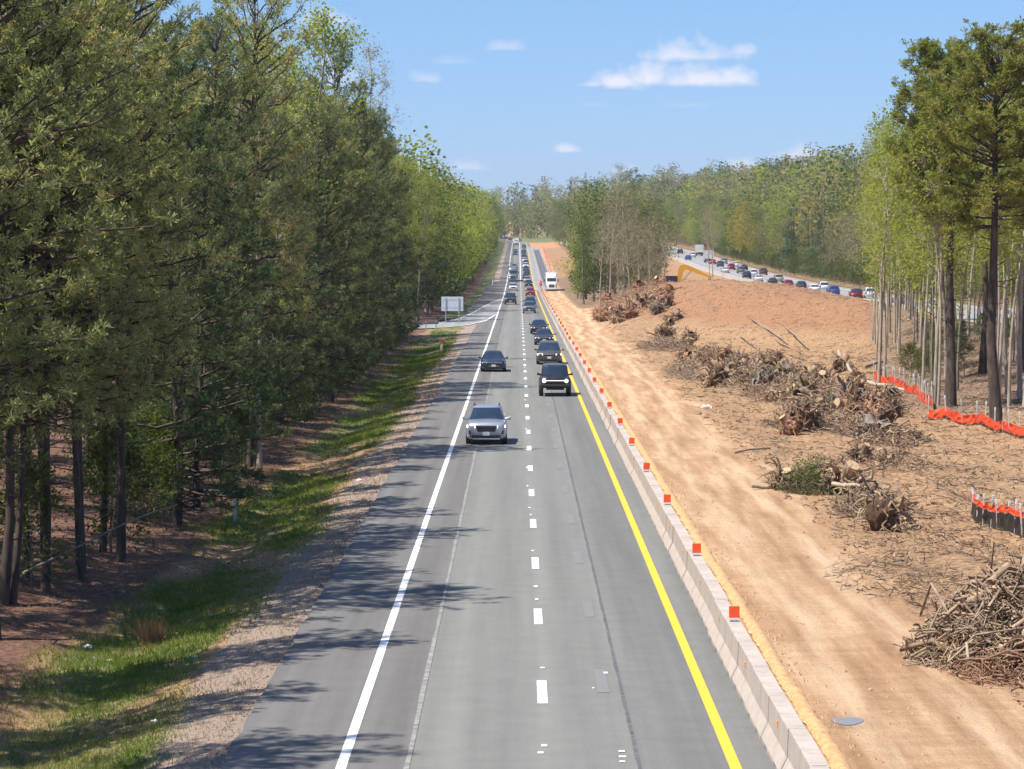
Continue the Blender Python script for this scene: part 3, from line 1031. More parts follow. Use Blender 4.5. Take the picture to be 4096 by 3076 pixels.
def broadleaf(seed, H, r0, fork, spread, n1=16, n2=6, n3=4, leaves=5, size=0.13, crad=0.35, m='leaf_fresh', bk='bark_grey', up=(35, 65), lean=0.0, twig=True):
    rs = np.random.RandomState(seed)
    T = Acc()
    zt = np.linspace(0, H, 10)
    wob = np.cumsum(rs.normal(0, 0.012 * H, (10, 2)), 0) * np.linspace(0, 1, 10)[:, None]
    wob[:, 0] += lean * zt
    path = np.column_stack([wob, zt])
    rad = r0 * (1 - zt / H * 0.97) ** 0.9
    rad[0] *= 1.2
    tubes(T, path[None], rad[None], 7)
    P = []
    az = rs.uniform(0, 6.28)
    for b in range(n1):
        t = (b + rs.uniform(0, 1)) / n1
        z = H * (fork + (0.97 - fork) * t)
        o = np.array([np.interp(z, zt, path[:, 0]), np.interp(z, zt, path[:, 1]), z])
        az += 2.4 + rs.uniform(-.6, .6)
        prof = math.sin(math.pi * min(1, 0.25 + 0.72 * t)) ** 0.7
        L = spread * prof * rs.uniform(0.7, 1.25)
        el = R(rs.uniform(*up))
        d = np.array([math.cos(az) * math.cos(el), math.sin(az) * math.cos(el), math.sin(el)])
        ts = np.linspace(0, 1, 4)
        bp = o + d[None] * (ts * L)[:, None]
        bp[1:] += rs.normal(0, 0.07 * L, (3, 3))
        rb = max(0.012, 0.42 * r0 * (1 - 0.75 * z / H))
        tubes(T, bp[None], np.linspace(rb, 0.010, 4)[None], 4)
        for s in range(n2):
            f = rs.uniform(0.3, 1.0)
            p = np.array([np.interp(f, ts, bp[:, i]) for i in range(3)])
            d2 = norm(d * 0.8 + rs.normal(size=3) * 0.7 + np.array([0, 0, 0.25]))
            L2 = L * rs.uniform(0.22, 0.5)
            e = p + d2 * L2
            tubes(T, np.stack([p, (p + e) / 2 + rs.normal(0, .04 * L2, 3), e])[None], np.array([[rb * 0.35 + .004, rb * 0.2 + .004, 0.006]]), 3)
            P.append(e)
            if n3:
                f3 = rs.uniform(0.2, 1, (n3, 1))
                p3 = p + d2 * L2 * f3
                d3 = norm(d2 + rs.normal(size=(n3, 3)) * 0.8)
                e3 = p3 + d3 * L2 * rs.uniform(0.3, 0.7, (n3, 1))
                if twig:
                    tubes(T, np.stack([p3, e3], 1), np.tile([[0.009, 0.004]], (n3, 1)), 3)
                P.extend(list(e3))
    P = np.array(P)
    Cc = Acc()
    if leaves:
        Q = np.repeat(P, leaves, 0) + rs.normal(0, crad, (len(P) * leaves, 3))
        leaf_quads(Cc, Q, size, rs)
    return T.mesh('tree_trunk', M[bk], True), Cc.mesh('tree_crown', M[m])


def far_tree(seed, H, r0, base, cr, m, bk, n=520, size=0.6, lobes=9, conic=False, branch=10, fuzz=0.3):
    """crown of leaf clumps gathered in lobes, with limbs; for trees a few hundred metres off"""
    rs = np.random.RandomState(seed)
    T = Acc()
    zt = np.linspace(0, H * 0.95, 5)
    wob = np.cumsum(rs.normal(0, 0.12, (5, 2)), 0)
    wob[0] = 0
    path = np.column_stack([wob, zt])
    tubes(T, path[None], (r0 * (1 - zt / H * 0.95) + 0.02)[None], 5)
    C_, Rr = [], []
    for k in range(lobes):
        t = (k + rs.uniform(0.1, 0.9)) / lobes
        z = H * (base + (0.96 - base) * t)
        w = cr * (1 - t * 0.85 if conic else math.sqrt(max(0.05, 1 - ((t - 0.55) / 0.62) ** 2)))
        a = rs.uniform(0, 6.28)
        rr = w * rs.uniform(0.15, 0.65)
        C_.append((math.cos(a) * rr, math.sin(a) * rr, z))
        Rr.append(max(0.6, w * rs.uniform(0.45, 0.8)))
    C_, Rr = np.array(C_), np.array(Rr)
    for k in range(min(branch, lobes)):
        c = C_[k]
        z0 = max(H * base * 0.7, c[2] - rs.uniform(1.5, 4))
        o = np.array([np.interp(z0, zt, path[:, 0]), np.interp(z0, zt, path[:, 1]), z0])
        tubes(T, np.stack([o, (o + c) / 2 + rs.normal(0, .2, 3), c])[None], np.array([[r0 * .4, r0 * .25, 0.03]]), 3)
    w = Rr ** 2
    idx = rs.choice(lobes, n, p=w / w.sum())
    d = norm(rs.normal(size=(n, 3)))
    rad = Rr[idx] * np.clip(rs.normal(0.8, fuzz, n), 0.1, 1.06)
    P = C_[idx] + d * rad[:, None] * np.array([1, 1, 0.8])
    Cc = Acc()
    leaf_quads(Cc, P, size, rs)
    return T, Cc, bk, m


def far_meshes(nm, *a, **k):
    T, Cc, bk, m = far_tree(*a, **k)
    return T.mesh(nm + '_trunk', M[bk], True), Cc.mesh(nm + '_crown', M[m]), T.arrays(), Cc.arrays()


def put(name, meshes, x, y, s, label, cat, group, rs, sink=0.12, lean=0.03, z=None):
    zz = gz(x, y) - sink if z is None else z
    r = empty(name, (x, y, zz), rs.uniform(0, 6.28), (s * rs.uniform(.92, 1.08), s * rs.uniform(.92, 1.08), s))
    r.rotation_euler.x = rs.uniform(-lean, lean)
    r.rotation_euler.y = rs.uniform(-lean, lean)
    tag(r, label, cat, group)
    link('trunk', meshes[0], r)
    link('crown', meshes[1], r)
    return r


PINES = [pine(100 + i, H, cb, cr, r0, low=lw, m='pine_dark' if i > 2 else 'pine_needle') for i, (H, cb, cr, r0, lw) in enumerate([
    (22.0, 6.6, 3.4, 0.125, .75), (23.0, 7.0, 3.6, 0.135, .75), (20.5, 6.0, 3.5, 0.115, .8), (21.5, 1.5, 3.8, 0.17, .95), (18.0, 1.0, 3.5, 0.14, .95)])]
GREEN = [broadleaf(200 + i, H, r0, fk, sp, 20, 7, 5, 6, sz, 0.34, m, 'bark_grey') for i, (H, r0, fk, sp, sz, m) in enumerate([
    (22.5, 0.20, .35, 3.6, .17, 'leaf_fresh'), (20.0, 0.18, .25, 3.6, .18, 'leaf_green'), (21.0, .17, .3, 3.2, .17, 'leaf_pale'), (17.0, .15, .2, 3.4, .17, 'leaf_green')])]
BARE = [broadleaf(230 + i, H, r0, fk, sp, 20, 8, 6, 2, .10, .25, m, 'bark_pale') for i, (H, r0, fk, sp, m) in enumerate([
    (24.5, .18, .4, 3.4, 'leaf_pale'), (18.0, .16, .3, 3.6, 'leaf_bud')])]
SHRUB = [broadleaf(250 + i, H, .045, .08, sp, 16, 6, 4, 5, .12, .20, m, 'bark_grey', (15, 65)) for i, (H, sp, m) in enumerate([
    (4.5, 1.5, 'leaf_shrub'), (3.2, 1.4, 'leaf_shrub'), (5.5, 1.4, 'leaf_green')])]
SLIM = [broadleaf(270 + i, H, r0, fk, sp, 16, 6, 3, 4, .14, .32, 'leaf_fresh', bk, (25, 70)) for i, (H, r0, fk, sp, bk) in enumerate([
    (15.0, .085, .42, 1.7, 'bark_pale'), (13.5, .07, .38, 1.6, 'bark_grey'), (17.0, .11, .5, 2.0, 'bark_pale'), (11.0, .055, .3, 1.3, 'bark_grey'), (16.0, .09, .45, 1.8, 'bark_grey')])]

rs = random.Random(21)
# --- left roadside wood: front row of pines, then deeper rows
LAB_P = ('dark green pine in the dense roadside wood along the left verge', 'pine tree', 'pines of the left roadside wood')
LAB_G = ('leafy broadleaved tree in the roadside wood along the left verge', 'tree', 'broadleaved trees of the left roadside wood')
y = 40.0
front = []
while y < 236:
    front.append((-12.6 + rs.uniform(-0.9, 0.9), y))
    y += rs.uniform(5.4, 8.8)
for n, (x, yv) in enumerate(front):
    k = [0, 1, 2, 0, 2, 1, 0][n % 7] if yv < 100 else [3, 3, 4, 4, 3, 3, 2][n % 7]  # beyond the near group mostly the pines with shade painted into their needles
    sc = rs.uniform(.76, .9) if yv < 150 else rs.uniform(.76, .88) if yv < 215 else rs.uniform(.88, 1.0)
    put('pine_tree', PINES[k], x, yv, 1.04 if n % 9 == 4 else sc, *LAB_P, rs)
for row, (x0, dy) in enumerate([(-17.8, 8.2), (-23.5, 7.6)]):
    y = 42 + row * 18
    while y < 250:
        x = x0 + rs.uniform(-1.6, 1.6)
        if rs.random() < 0.22 + 0.1 * row:
            put('broadleaved_tree', rs.choice(GREEN[:3] + BARE[1:]), x, y, rs.uniform(.78, .92), *LAB_G, rs)
        else:
            put('pine_tree', PINES[rs.choice([0, 1, 1, 2, 3])], x, y, rs.uniform(.80, .94), *LAB_P, rs)
        y += dy * rs.uniform(.75, 1.3)
y = 240.0
while y < 420:
    for x0 in (-14.5, -19.5, -25):
        x = x0 + rs.uniform(-1.5, 1.5) - 2.5 * (330 < y < 365)
        yj = y + rs.uniform(-2, 2)
        if 318 < yj < 366:            # the slip road passes here
            continue
        if rs.random() < 0.22:
            put('pine_tree', PINES[rs.choice([2, 3, 4])], x, yj, rs.uniform(.88, 1.05), *LAB_P, rs)
        else:
            put('broadleaved_tree', GREEN[rs.choice([0, 0, 0, 2, 1])], x, yj, rs.uniform(.82, 1.0), *LAB_G, rs)
    y += 6.2
put('broadleaved_tree', GREEN[0], -13.4, 186, 1.09, 'tall fresh green tree rising above the pines of the left wood', 'tree', None, rs)
put('broadleaved_tree', GREEN[0], -14.8, 172, 1.0, 'second fresh green tree just beyond the tallest one above the left pines', 'tree', None, rs)
put('bare_tree', BARE[0], -13.6, 238, 1.07, 'thin see-through tree with pale twigs against the sky above the left wood', 'tree', None, rs)
for (x_, y_, s_) in [(-19, 150, .98), (-18, 200, 1.02), (-20, 222, 1.1), (-17.5, 250, 1.05), (-21, 262, 1.12), (-18, 280, 1.06), (-21, 300, 1.12), (-19, 312, 1.08), (-18.5, 372, 1.1), (-21, 388, 1.14), (-18, 402, 1.08)]:
    put('broadleaved_tree', GREEN[0 if s_ > 1.05 else 2], x_, y_, s_, 'fresh green spring tree rising above the pines in the back of the left wood', 'tree', 'spring trees behind the left pines', rs)
for (x_, y_, k_) in [(-13.3, 76.5, 2), (-12.9, 79.5, 0), (-13.6, 81.0, 2), (-12.6, 84.2, 2), (-14.4, 78.0, 1), (-14.0, 86.0, 0), (-15.6, 83.5, 2), (-12.9, 90.5, 2), (-14.9, 92.0, 0)]:
    put('pine_tree', PINES[k_], x_, y_, rs.uniform(.68, .84), 'slender pine in the close group of dark trunks at the near left', 'pine tree', 'group of dark trunks at the near left', rs)
put('bare_tree', BARE[1], -11.4, 128, 0.95, 'grey leafless tree standing among the left pines', 'tree', None, rs)
y = 56.0
while y < 312:
    put('shrub', SHRUB[rs.choice([0, 1, 2])], -11.6 - rs.uniform(0, 4.5), y, rs.uniform(.5, 1.0), 'leafy understory shrub at the foot of the left pines', 'shrub', 'understory shrubs of the left wood', rs, 0.05)
    y += rs.uniform(1.1, 2.3) if y > 98 else rs.uniform(5, 9)

# --- the two big pines and the slim wood on the right
BIG = [pine(301, 19.3, 10.5, 3.1, .25, .42, (6, 8), 12, .25, .030, 4.4, 'pine_olive', 12, .75), pine(302, 18.8, 10.0, 3.1, .25, .42, (6, 8), 12, .25, .030, 4.4, 'pine_olive', 12, .7),
       pine(303, 18.0, 10.5, 2.7, .22, .48, (4, 6), 10, .25, .030, 3.2, 'pine_olive', 9, .7)]
x, y = at(3805, 1655)
put('pine_tree', BIG[0], x, y, 1.0, 'tall dark trunked pine, left one of the two big pines behind the orange fence', 'pine tree', None, rs, lean=.005)
x2, y2 = at(3990, 1728)
put('pine_tree', BIG[1], x2, y2, 1.0, 'tall dark trunked pine, right one of the two big pines behind the orange fence', 'pine tree', None, rs, lean=.005)
put('pine_tree', BIG[2], x + 0.75, y + 6, 0.97, 'slimmer pine standing just behind the left one of the two big pines', 'pine tree', None, rs, lean=.005)
for (px, Y, k) in [(3930, 190, 2), (4085, 185, 2), (4200, 172, 2)]:
    put('pine_tree', BIG[k], (px - VX) * Y / F, Y, rs.uniform(.92, 1.02), 'pine at the right edge of the picture beyond the two big pines', 'pine tree', 'pines at the right edge', rs, lean=.01)
n = 0
while n < 104:
    px = rs.uniform(3490, 4230)
    Y = 156 + 150 * rs.random() ** 1.2
    if px < 3650 and Y < 185:
        continue
    put('slim_tree', SLIM[rs.choice([0, 0, 1, 2, 3, 4])], (px - VX) * Y / F, Y, rs.uniform(.85, 1.2), 'slender pale trunked sapling with fresh leaves in the strip of wood on the right', 'tree', 'slender trees of the right wood', rs, lean=.035)
    n += 1
for (px, Y, k) in [(3500, 236, 0), (3525, 228, 1), (3548, 230, 0), (3540, 196, 2), (3560, 240, 4), (3590, 250, 2), (3600, 222, 1)]:
    put('slim_tree', SLIM[k], (px - VX) * Y / F, Y, 1.0, 'slender bare stem at the near edge of the right wood beside the mound', 'tree', 'edge stems of the right wood', rs, lean=.015)
for n in range(26):
    Y = rs.uniform(255, 420)
    px = rs.uniform(3470, 4200)
    X = (px - VX) * Y / F
    if X > 46:
        continue
    put('broadleaved_tree', GREEN[rs.choice([0, 2])], X, Y, rs.uniform(.7, .95), 'light green tree behind the slender trunks of the right wood', 'tree', 'light green trees behind the right wood', rs)
for n in range(16):
    Y = rs.uniform(178, 225)
    px = rs.uniform(3640, 4130)
    put('shrub', SHRUB[rs.choice([0, 1])], (px - VX) * Y / F, Y, rs.uniform(.35, .7), 'low fresh green bush under the slender trees behind the orange fence', 'shrub', 'bushes of the right wood', rs, .05)

# --- trees farther off: a set of forms, placed one by one, then the closed woods behind them
FAR = {}
FAR['pine'] = [far_meshes('pine', 400 + i, H, .20, .12, 3.6, 'pine_dark', 'bark_pine', 2800, .36, 14, True) for i, H in enumerate((22, 19))]
FAR['green'] = [far_meshes('tree', 410 + i, H, .18, .08, 5.2, 'leaf_green', 'bark_grey', 3200, .36, 15) for i, H in enumerate((21, 18, 23))]
FAR['fresh'] = [far_meshes('tree', 420 + i, H, .18, .08, 5.0, 'leaf_fresh', 'bark_pale', 3000, .35, 15, fuzz=.32) for i, H in enumerate((20, 23))]
FAR['pale'] = [far_meshes('tree', 430 + i, H, .18, .1, 5.3, 'leaf_pale', 'bark_pale', 2800, .34, 15, fuzz=.36) for i, H in enumerate((20, 22))]
FAR['bud'] = [far_meshes('tree', 440 + i, H, .18, .14, 5.2, 'leaf_bud', 'bark_pale', 2400, .32, 15, fuzz=.4) for i, H in enumerate((20, 18))]
FAR['yellow'] = [far_meshes('tree', 450, 20, .18, .15, 4.8, 'leaf_yellow', 'bark_grey', 1400, .5, 15)]
LOOK = {'pine': 'dark green pine', 'green': 'mid green tree', 'fresh': 'fresh light green tree', 'pale': 'pale spring green tree', 'bud': 'tan budding tree', 'yellow': 'yellow green flowering tree'}
NAME = {'pine': 'pine_tree', 'bud': 'budding_tree'}


def far(kind, x, y, s, where, group):
    put(NAME.get(kind, 'broadleaved_tree'), rs.choice(FAR[kind]), x, y, s, LOOK[kind] + ' ' + where, 'pine tree' if kind == 'pine' else 'tree', group, rs, .2, .02).scale.xy = (s * 1.22, s * 1.22)


MIXL = ['pine'] * 4 + ['green'] * 3 + ['fresh'] * 5 + ['pale'] * 1
MIXR = ['pine'] * 4 + ['green'] * 4 + ['fresh'] * 4 + ['pale'] * 8 + ['bud'] * 6 + ['yellow'] * 3
MIXM = ['pine'] * 2 + ['green'] * 2 + ['pale'] * 4 + ['bud'] * 5 + ['fresh'] * 1
stand = []     # trees of the closed woods behind the front rows: (kind, x, y, scale)
y = 425.0
while y < 1700:
    xo = float(xoff(y))
    k = 'pine' if 820 < y < 1150 and rs.random() < .7 else rs.choice(MIXL)
    far(k, -14.2 + xo + rs.uniform(-1.2, 1.2), y, rs.uniform(.9, 1.15), 'on the left edge of the highway beyond the slip road', 'trees on the far left edge of the highway')
    for x0 in (-20, -27):
        stand.append((rs.choice(MIXL), x0 + xo + rs.uniform(-2, 2), y + rs.uniform(-3, 3), rs.uniform(.95, 1.25)))
    y += 7.0 + 0.004 * y
y = 372.0
while y < 1500:
    k = 'pine' if 560 < y < 760 and rs.random() < .6 else rs.choice(MIXR)
    far(k, 69 + rs.uniform(-1.5, 2), y, rs.uniform(.6, .92), 'along the far side of the opposite carriageway', 'trees beyond the opposite carriageway')
    for x0 in (77, 86, 97, 114):
        stand.append((rs.choice(MIXR), x0 + rs.uniform(-4, 4), y + rs.uniform(-4, 4), rs.uniform(.75, 1.3)))
    y += 6.0 + 0.004 * y
y = 385.0
while y < 1000:
    put('shrub', SHRUB[rs.choice([0, 1, 2])], 66.6 + rs.uniform(-.6, 1.2), y, rs.uniform(.7, 1.3), 'low roadside bush beyond the opposite carriageway', 'shrub', 'bushes beyond the opposite carriageway', rs, .05)
    y += rs.uniform(4, 9)
y = 900.0
while y < 1700:                        # between the carriageways, far off
    for n in range(3):
        X = rs.uniform(19, 45)
        far(rs.choice(MIXM), X, y + rs.uniform(-6, 6), rs.uniform(.75, 1.1), 'between the two carriageways in the distance', 'trees in the distant median')
    y += 26
y = 1720.0
while y < 2350:                        # the wooded hill that closes the view
    for n in range(26 if y < 1960 else 9):
        X = rs.uniform(-85, 170) if y < 1960 else rs.uniform(-150, 260)
        if y < 1800 and n < 3 and -30 < X < 60:
            far(rs.choice(MIXM + ['green']), X, y, rs.uniform(.9, 1.2), 'at the foot of the hill where the highway bends away', 'trees at the foot of the far hill')
        elif not (y < 1800 and -35 < X < 5):
            stand.append((rs.choice(MIXR), X, y + rs.uniform(-15, 15), rs.uniform(.9, 1.3)))
    y += 16 if y < 1960 else 24
# the island of trees between mound and haul road
ISL = [('green', 2335, 500, .72), ('green', 2375, 520, .95), ('pine', 2345, 545, .85), ('fresh', 2310, 560, .62), ('bud', 2430, 505, .9), ('pale', 2460, 520, .95), ('bud', 2490, 500, .85), ('bud', 2555, 510, .8), ('pale', 2600, 530, .8),
       ('green', 2580, 560, .9), ('bud', 2630, 540, .72), ('pine', 2400, 570, .9), ('pale', 2420, 600, 1.0), ('green', 2500, 600, 1.0), ('bud', 2560, 620, .95), ('pine', 2450, 640, .95), ('pale', 2350, 620, .9), ('bud', 2380, 660, 1.0), ('green', 2620, 640, .9), ('pale', 2520, 680, 1.0), ('bud', 2600, 690, .9)]
for (k, px, Y, s) in ISL:
    far(k, (px - VX) * Y / F, Y, s, 'in the island of trees left of the mound', 'trees of the island left of the mound')
TALL = broadleaf(260, 23.5, .16, .55, 3.0, 16, 8, 6, 3, .16, .3, 'leaf_green', 'bark_pale')
put('tall_tree', TALL, (2535 - VX) * 530 / F, 530, 1.0, 'tallest tree of the island, thin rounded crown against the sky', 'tree', None, rs)
for (px, Y, s, k) in [(2400, 470, .8, 1), (2440, 478, .95, 0), (2475, 466, .75, 1), (2520, 474, .8, 1), (2560, 480, .7, 0), (2600, 470, .7, 1), (2300, 700, .9, 1), (2850, 690, .95, 1), (2838, 640, .8, 1), (2660, 520, .55, 0)]:
    put('bare_tree', BARE[k], (px - VX) * Y / F, Y, s, 'pale trunked bare tree beside the mound', 'tree', 'bare trees beside the mound', rs)
# closed woods: too many to count, one object
T, Cw = {}, {}
for (k, x, y, s) in stand:
    f = rs.choice(FAR[k])
    a = rs.uniform(0, 6.28)
    ca, sa = math.cos(a) * s * 1.3, math.sin(a) * s * 1.3
    z = gz(x, y) - 0.2
    for (src, dst, key, sub) in ((f[2], T, 'bark', 1), (f[3], Cw, k, 1)):
        v, q, t = src
        if dst is T:
            q = q[:20]
            v = v[:25]
        if dst is Cw:
            q = q[::3] if (x < 0 and y < 800) else q[::4] if y < 700 else (q[::7] if y < 1500 else q[::11])
            used = q.ravel()
            v, q = v[used], np.arange(len(used)).reshape(-1, 4)
            v = v.reshape(-1, 4, 3)
            c_ = v.mean(1, keepdims=True)
            v = (c_ + (v - c_) * (1.35 if (x < 0 and y < 800) else 1.55 if y < 700 else 2.0 if y < 1500 else 2.7)).reshape(-1, 3)
        vv = np.column_stack([v[:, 0] * ca - v[:, 1] * sa + x, v[:, 0] * sa + v[:, 1] * ca + y, v[:, 2] * s + z])
        dst.setdefault(key, Acc()).add(vv, q, t)
wood = empty('far_woods', (0, 0, 0))
tag(wood, 'closed mixed woods filling the background behind the front rows of trees', None, None, 'stuff')
link('trunks', T['bark'].mesh('trunks', M['bark_grey'], True), wood)
MK = {'pine': 'pine_dark', 'green': 'leaf_green', 'fresh': 'leaf_fresh', 'pale': 'leaf_pale', 'bud': 'leaf_bud', 'yellow': 'leaf_yellow'}
for k, a_ in Cw.items():
    o = link('crowns', a_.mesh('crowns', M[MK[k]]), wood)
    o['kind'] = 'stuff'

# --- grass on the left verge
rr = np.random.RandomState(9)


def blades(n, x0, x1, y0, y1, h, w, m, name, label, dens=None, near=2.0):
    t = rr.rand(n)
    ys = y0 * (y1 / y0) ** t
    xs = rr.uniform(x0, x1, n)
    if dens is not None:
        keep = rr.rand(n) < dens(xs, ys)
        xs, ys = xs[keep], ys[keep]
    n = len(xs)
    zs = ground_z(xs, ys) - 0.01
    hh = h * rr.uniform(.5, 1.4, n) * (1 + ys / 260)
    ww = w * (1 + ys / 90)
    a = rr.uniform(0, 3.14, n)
    lx, ly = rr.normal(0, .45, n) * hh, rr.normal(0, .45, n) * hh
    b0 = np.column_stack([xs - np.cos(a) * ww, ys - np.sin(a) * ww, zs])
    b1 = np.column_stack([xs + np.cos(a) * ww, ys + np.sin(a) * ww, zs])
    tp = np.column_stack([xs + lx, ys + ly, zs + hh])
    acc = Acc()
    acc.add(np.stack([b0, b1, tp], 1).reshape(-1, 3), None, np.arange(n * 3).reshape(-1, 3))
    o = link(name, acc.mesh(name, M[m]))
    tag(o, label, None, None, 'stuff')


def gd(x, y):
    n2 = fbm(x * 0.9 + 40, y * 0.3, 3)
    n = fbm(x * 0.35, y * 0.12, 4)
    return sstep(-6.0, -7.2, x + n2 * 1.3) * (1 - sstep(-9.9, -11.5, x + n2 * 1.8)) * np.clip(0.36 + n * 3.0, 0, 1)


blades(190000, -11.8, -6.0, 46, 330, .095, .008, 'grass', 'verge_grass', 'patchy green grass on the verge between left wood and shoulder', gd)
blades(90000, -13.5, -5.4, 46, 260, .075, .006, 'dry_grass', 'dry_verge_grass', 'dry tan grass and weeds scattered over the left verge', lambda x, y: 0.35 + 0.9 * (fbm(x * 0.6 + 9, y * 0.2, 3)))

# ------------------------------------------------------------------ vehicles (front faces -Y, origin on the ground)


def ring(y, w, zb, zt, boxy=False):
    h = zt - zb
    if boxy:
        half = [(0, zb), (.86 * w, zb), (.97 * w, zb + .05), (w, zb + .16 * h), (w, zb + .6 * h), (.985 * w, zt - .06), (.95 * w, zt - .01), (.5 * w, zt + .012), (0, zt + .016)]
    else:
        half = [(0, zb), (.80 * w, zb), (.95 * w, zb + .07), (w, zb + .34 * h), (.995 * w, zb + .66 * h), (.955 * w, zt - .09 * h), (.87 * w, zt - .012), (.45 * w, zt + .025), (0, zt + .035)]
    full = half + [(-x, z) for (x, z) in half[-2:0:-1]]
    return [(x, y, z) for (x, z) in full]


def loft(name, rings, m, smooth=True):
    bm = bmesh.new()
    rv = [[bm.verts.new(p) for p in r] for r in rings]
    K = len(rv[0])
    for a, b in zip(rv, rv[1:]):
        for k in range(K):
            bm.faces.new((a[k], a[(k + 1) % K], b[(k + 1) % K], b[k]))
    bm.faces.new(rv[0])
    bm.faces.new(rv[-1])
    return bm_mesh(name, bm, m, smooth)


def hexa(name, pts, m, bevel=0.0):
    bm = bmesh.new()
    vs = [bm.verts.new(p) for p in pts]
    for f in ((0, 3, 2, 1), (4, 5, 6, 7), (0, 1, 5, 4), (1, 2, 6, 5), (2, 3, 7, 6), (3, 0, 4, 7)):
        bm.faces.new([vs[i] for i in f])
    if bevel:
        bmesh.ops.bevel(bm, geom=bm.edges[:], offset=bevel, segments=2, affect='EDGES', profile=0.5)
    return bm_mesh(name, bm, m)


def lathe_x(name, prof, m, S=20, smooth=True):
    """profile of (x, radius) turned about the X axis"""
    bm = bmesh.new()
    rv = []
    for (x, r) in prof:
        rv.append([bm.verts.new((x, math.cos(a) * r, math.sin(a) * r)) for a in [2 * math.pi * k / S for k in range(S)]])
    for a, b in zip(rv, rv[1:]):
        for k in range(S):
            bm.faces.new((a[k], a[(k + 1) % S], b[(k + 1) % S], b[k]))
    bm.faces.new(rv[0])
    bm.faces.new(rv[-1])
    return bm_mesh(name, bm, m, smooth)


def wheel_meshes(r, w):
    tyre = lathe_x('tyre', [(-w / 2, r * .66), (-w / 2, r * .9), (-w * .38, r * .985), (0, r), (w * .38, r * .985), (w / 2, r * .9), (w / 2, r * .66)], M['rubber'])
    bm = bmesh.new()
    S = 16
    for (x, ra) in ((w * .30, r * .67), (-w * .30, r * .67)):
        bm.faces.new([bm.verts.new((x, math.cos(2 * math.pi * k / S) * ra, math.sin(2 * math.pi * k / S) * ra)) for k in range(S)])
    rim = bmesh.new()
    for k in range(5):
        a = 2 * math.pi * k / 5
        for s in (-1, 1):
            vs = box_bm(rim, s * w * .47 - .012, s * w * .47 + .012, -r * .09, r * .09, 0, r * .64)
            bmesh.ops.rotate(rim, verts=vs, cent=(0, 0, 0), matrix=Matrix.Rotation(a, 3, 'X'))
    for s in (-1, 1):
        c = [rim.verts.new((s * w * .47 + s * .014, math.cos(2 * math.pi * k / 10) * r * .18, math.sin(2 * math.pi * k / 10) * r * .18)) for k in range(10)]
        rim.faces.new(c)
    bm2 = bm_mesh('wheel_hub', bm, M['trim'])
    return tyre, bm_mesh('rim', rim, M['rim']), bm2


CARS = {
    'suv': dict(L=4.62, W=1.88, st=[(-2.31, .66, .46, .84), (-2.27, .80, .33, .93), (-2.12, .90, .25, .99), (-1.85, .935, .22, 1.03), (-1.0, .94, .22, 1.09), (0, .94, .22, 1.11), (1.5, .935, .24, 1.12), (2.1, .89, .28, 1.08), (2.29, .80, .38, 1.0)],
                cab=(-1.10, 1.06, -.28, 1.67, 1.75, 2.22, 1.07, .87, .635), r=.36, fw=-1.40, rw=1.36, gr=(.50, .60, .86), hl=(.50, .90, .72, .90), intake=(.66, .34, .44), plate=.50, mz=1.10),
    'sedan': dict(L=4.85, W=1.85, st=[(-2.42, .64, .40, .66), (-2.38, .78, .28, .74), (-2.22, .875, .21, .81), (-1.85, .91, .18, .87), (-.95, .92, .18, .95), (.5, .92, .18, .97), (1.7, .915, .2, .99), (2.25, .87, .26, .97), (2.42, .76, .36, .90)],
                  cab=(-1.02, .93, -.10, 1.445, 1.0, 1.86, .97, .85, .585), r=.33, fw=-1.48, rw=1.38, gr=(.46, .42, .68), hl=(.50, .88, .58, .72), intake=(.60, .25, .37), plate=.46, mz=.97),
    'van': dict(L=5.1, W=1.98, st=[(-2.55, .70, .44, .80), (-2.50, .85, .30, .90), (-2.34, .94, .23, .97), (-2.0, .98, .2, 1.04), (-1.4, .99, .2, 1.10), (0, .99, .2, 1.13), (2.0, .985, .22, 1.13), (2.4, .94, .28, 1.1), (2.53, .86, .38, 1.04)],
                cab=(-1.62, 1.07, -.55, 1.73, 2.1, 2.47, 1.10, .915, .70), r=.35, fw=-1.55, rw=1.50, gr=(.42, .64, .82), hl=(.52, .92, .68, .88), intake=(.55, .30, .40), plate=.54, mz=1.12),
    'offroad': dict(L=4.8, W=1.93, st=[(-2.28, .78, .66, 1.06), (-2.26, .84, .60, 1.12), (-2.1, .875, .50, 1.17), (-1.0, .89, .46, 1.20), (2.2, .89, .46, 1.2), (2.36, .86, .52, 1.18)], boxy=True,
                    cab=(-.95, 1.18, -.58, 1.84, 2.25, 2.34, 1.18, .845, .755), r=.42, fw=-1.42, rw=1.5, gr=(.80, .84, 1.05), hl=(.54, .80, .85, 1.05), intake=(.45, .62, .72), plate=None, mz=1.27),
    'pickup': dict(L=5.8, W=2.02, st=[(-2.9, .78, .50, 1.0), (-2.86, .90, .40, 1.08), (-2.7, .98, .34, 1.14), (-2.3, 1.0, .32, 1.18), (-1.5, 1.0, .32, 1.22), (0, 1.0, .32, 1.24), (2.5, 1.0, .34, 1.24), (2.86, .97, .42, 1.22)], boxy=True,
                   cab=(-1.5, 1.2, -.75, 1.92, .85, 1.15, 1.22, .93, .74), r=.40, fw=-1.9, rw=1.75, gr=(.60, .66, 1.0), hl=(.64, .95, .82, 1.04), intake=(.7, .42, .52), plate=.58, mz=1.3),
}


def cabin_pts(c):
    cy, cz, ty, rz, ry, by, dz, wb, wr = c
    # bottom ring and roof ring corners: front-right, front-left, rear-left, rear-right with a middle pillar pair
    return cy, cz, ty, rz, ry, by, dz, wb, wr


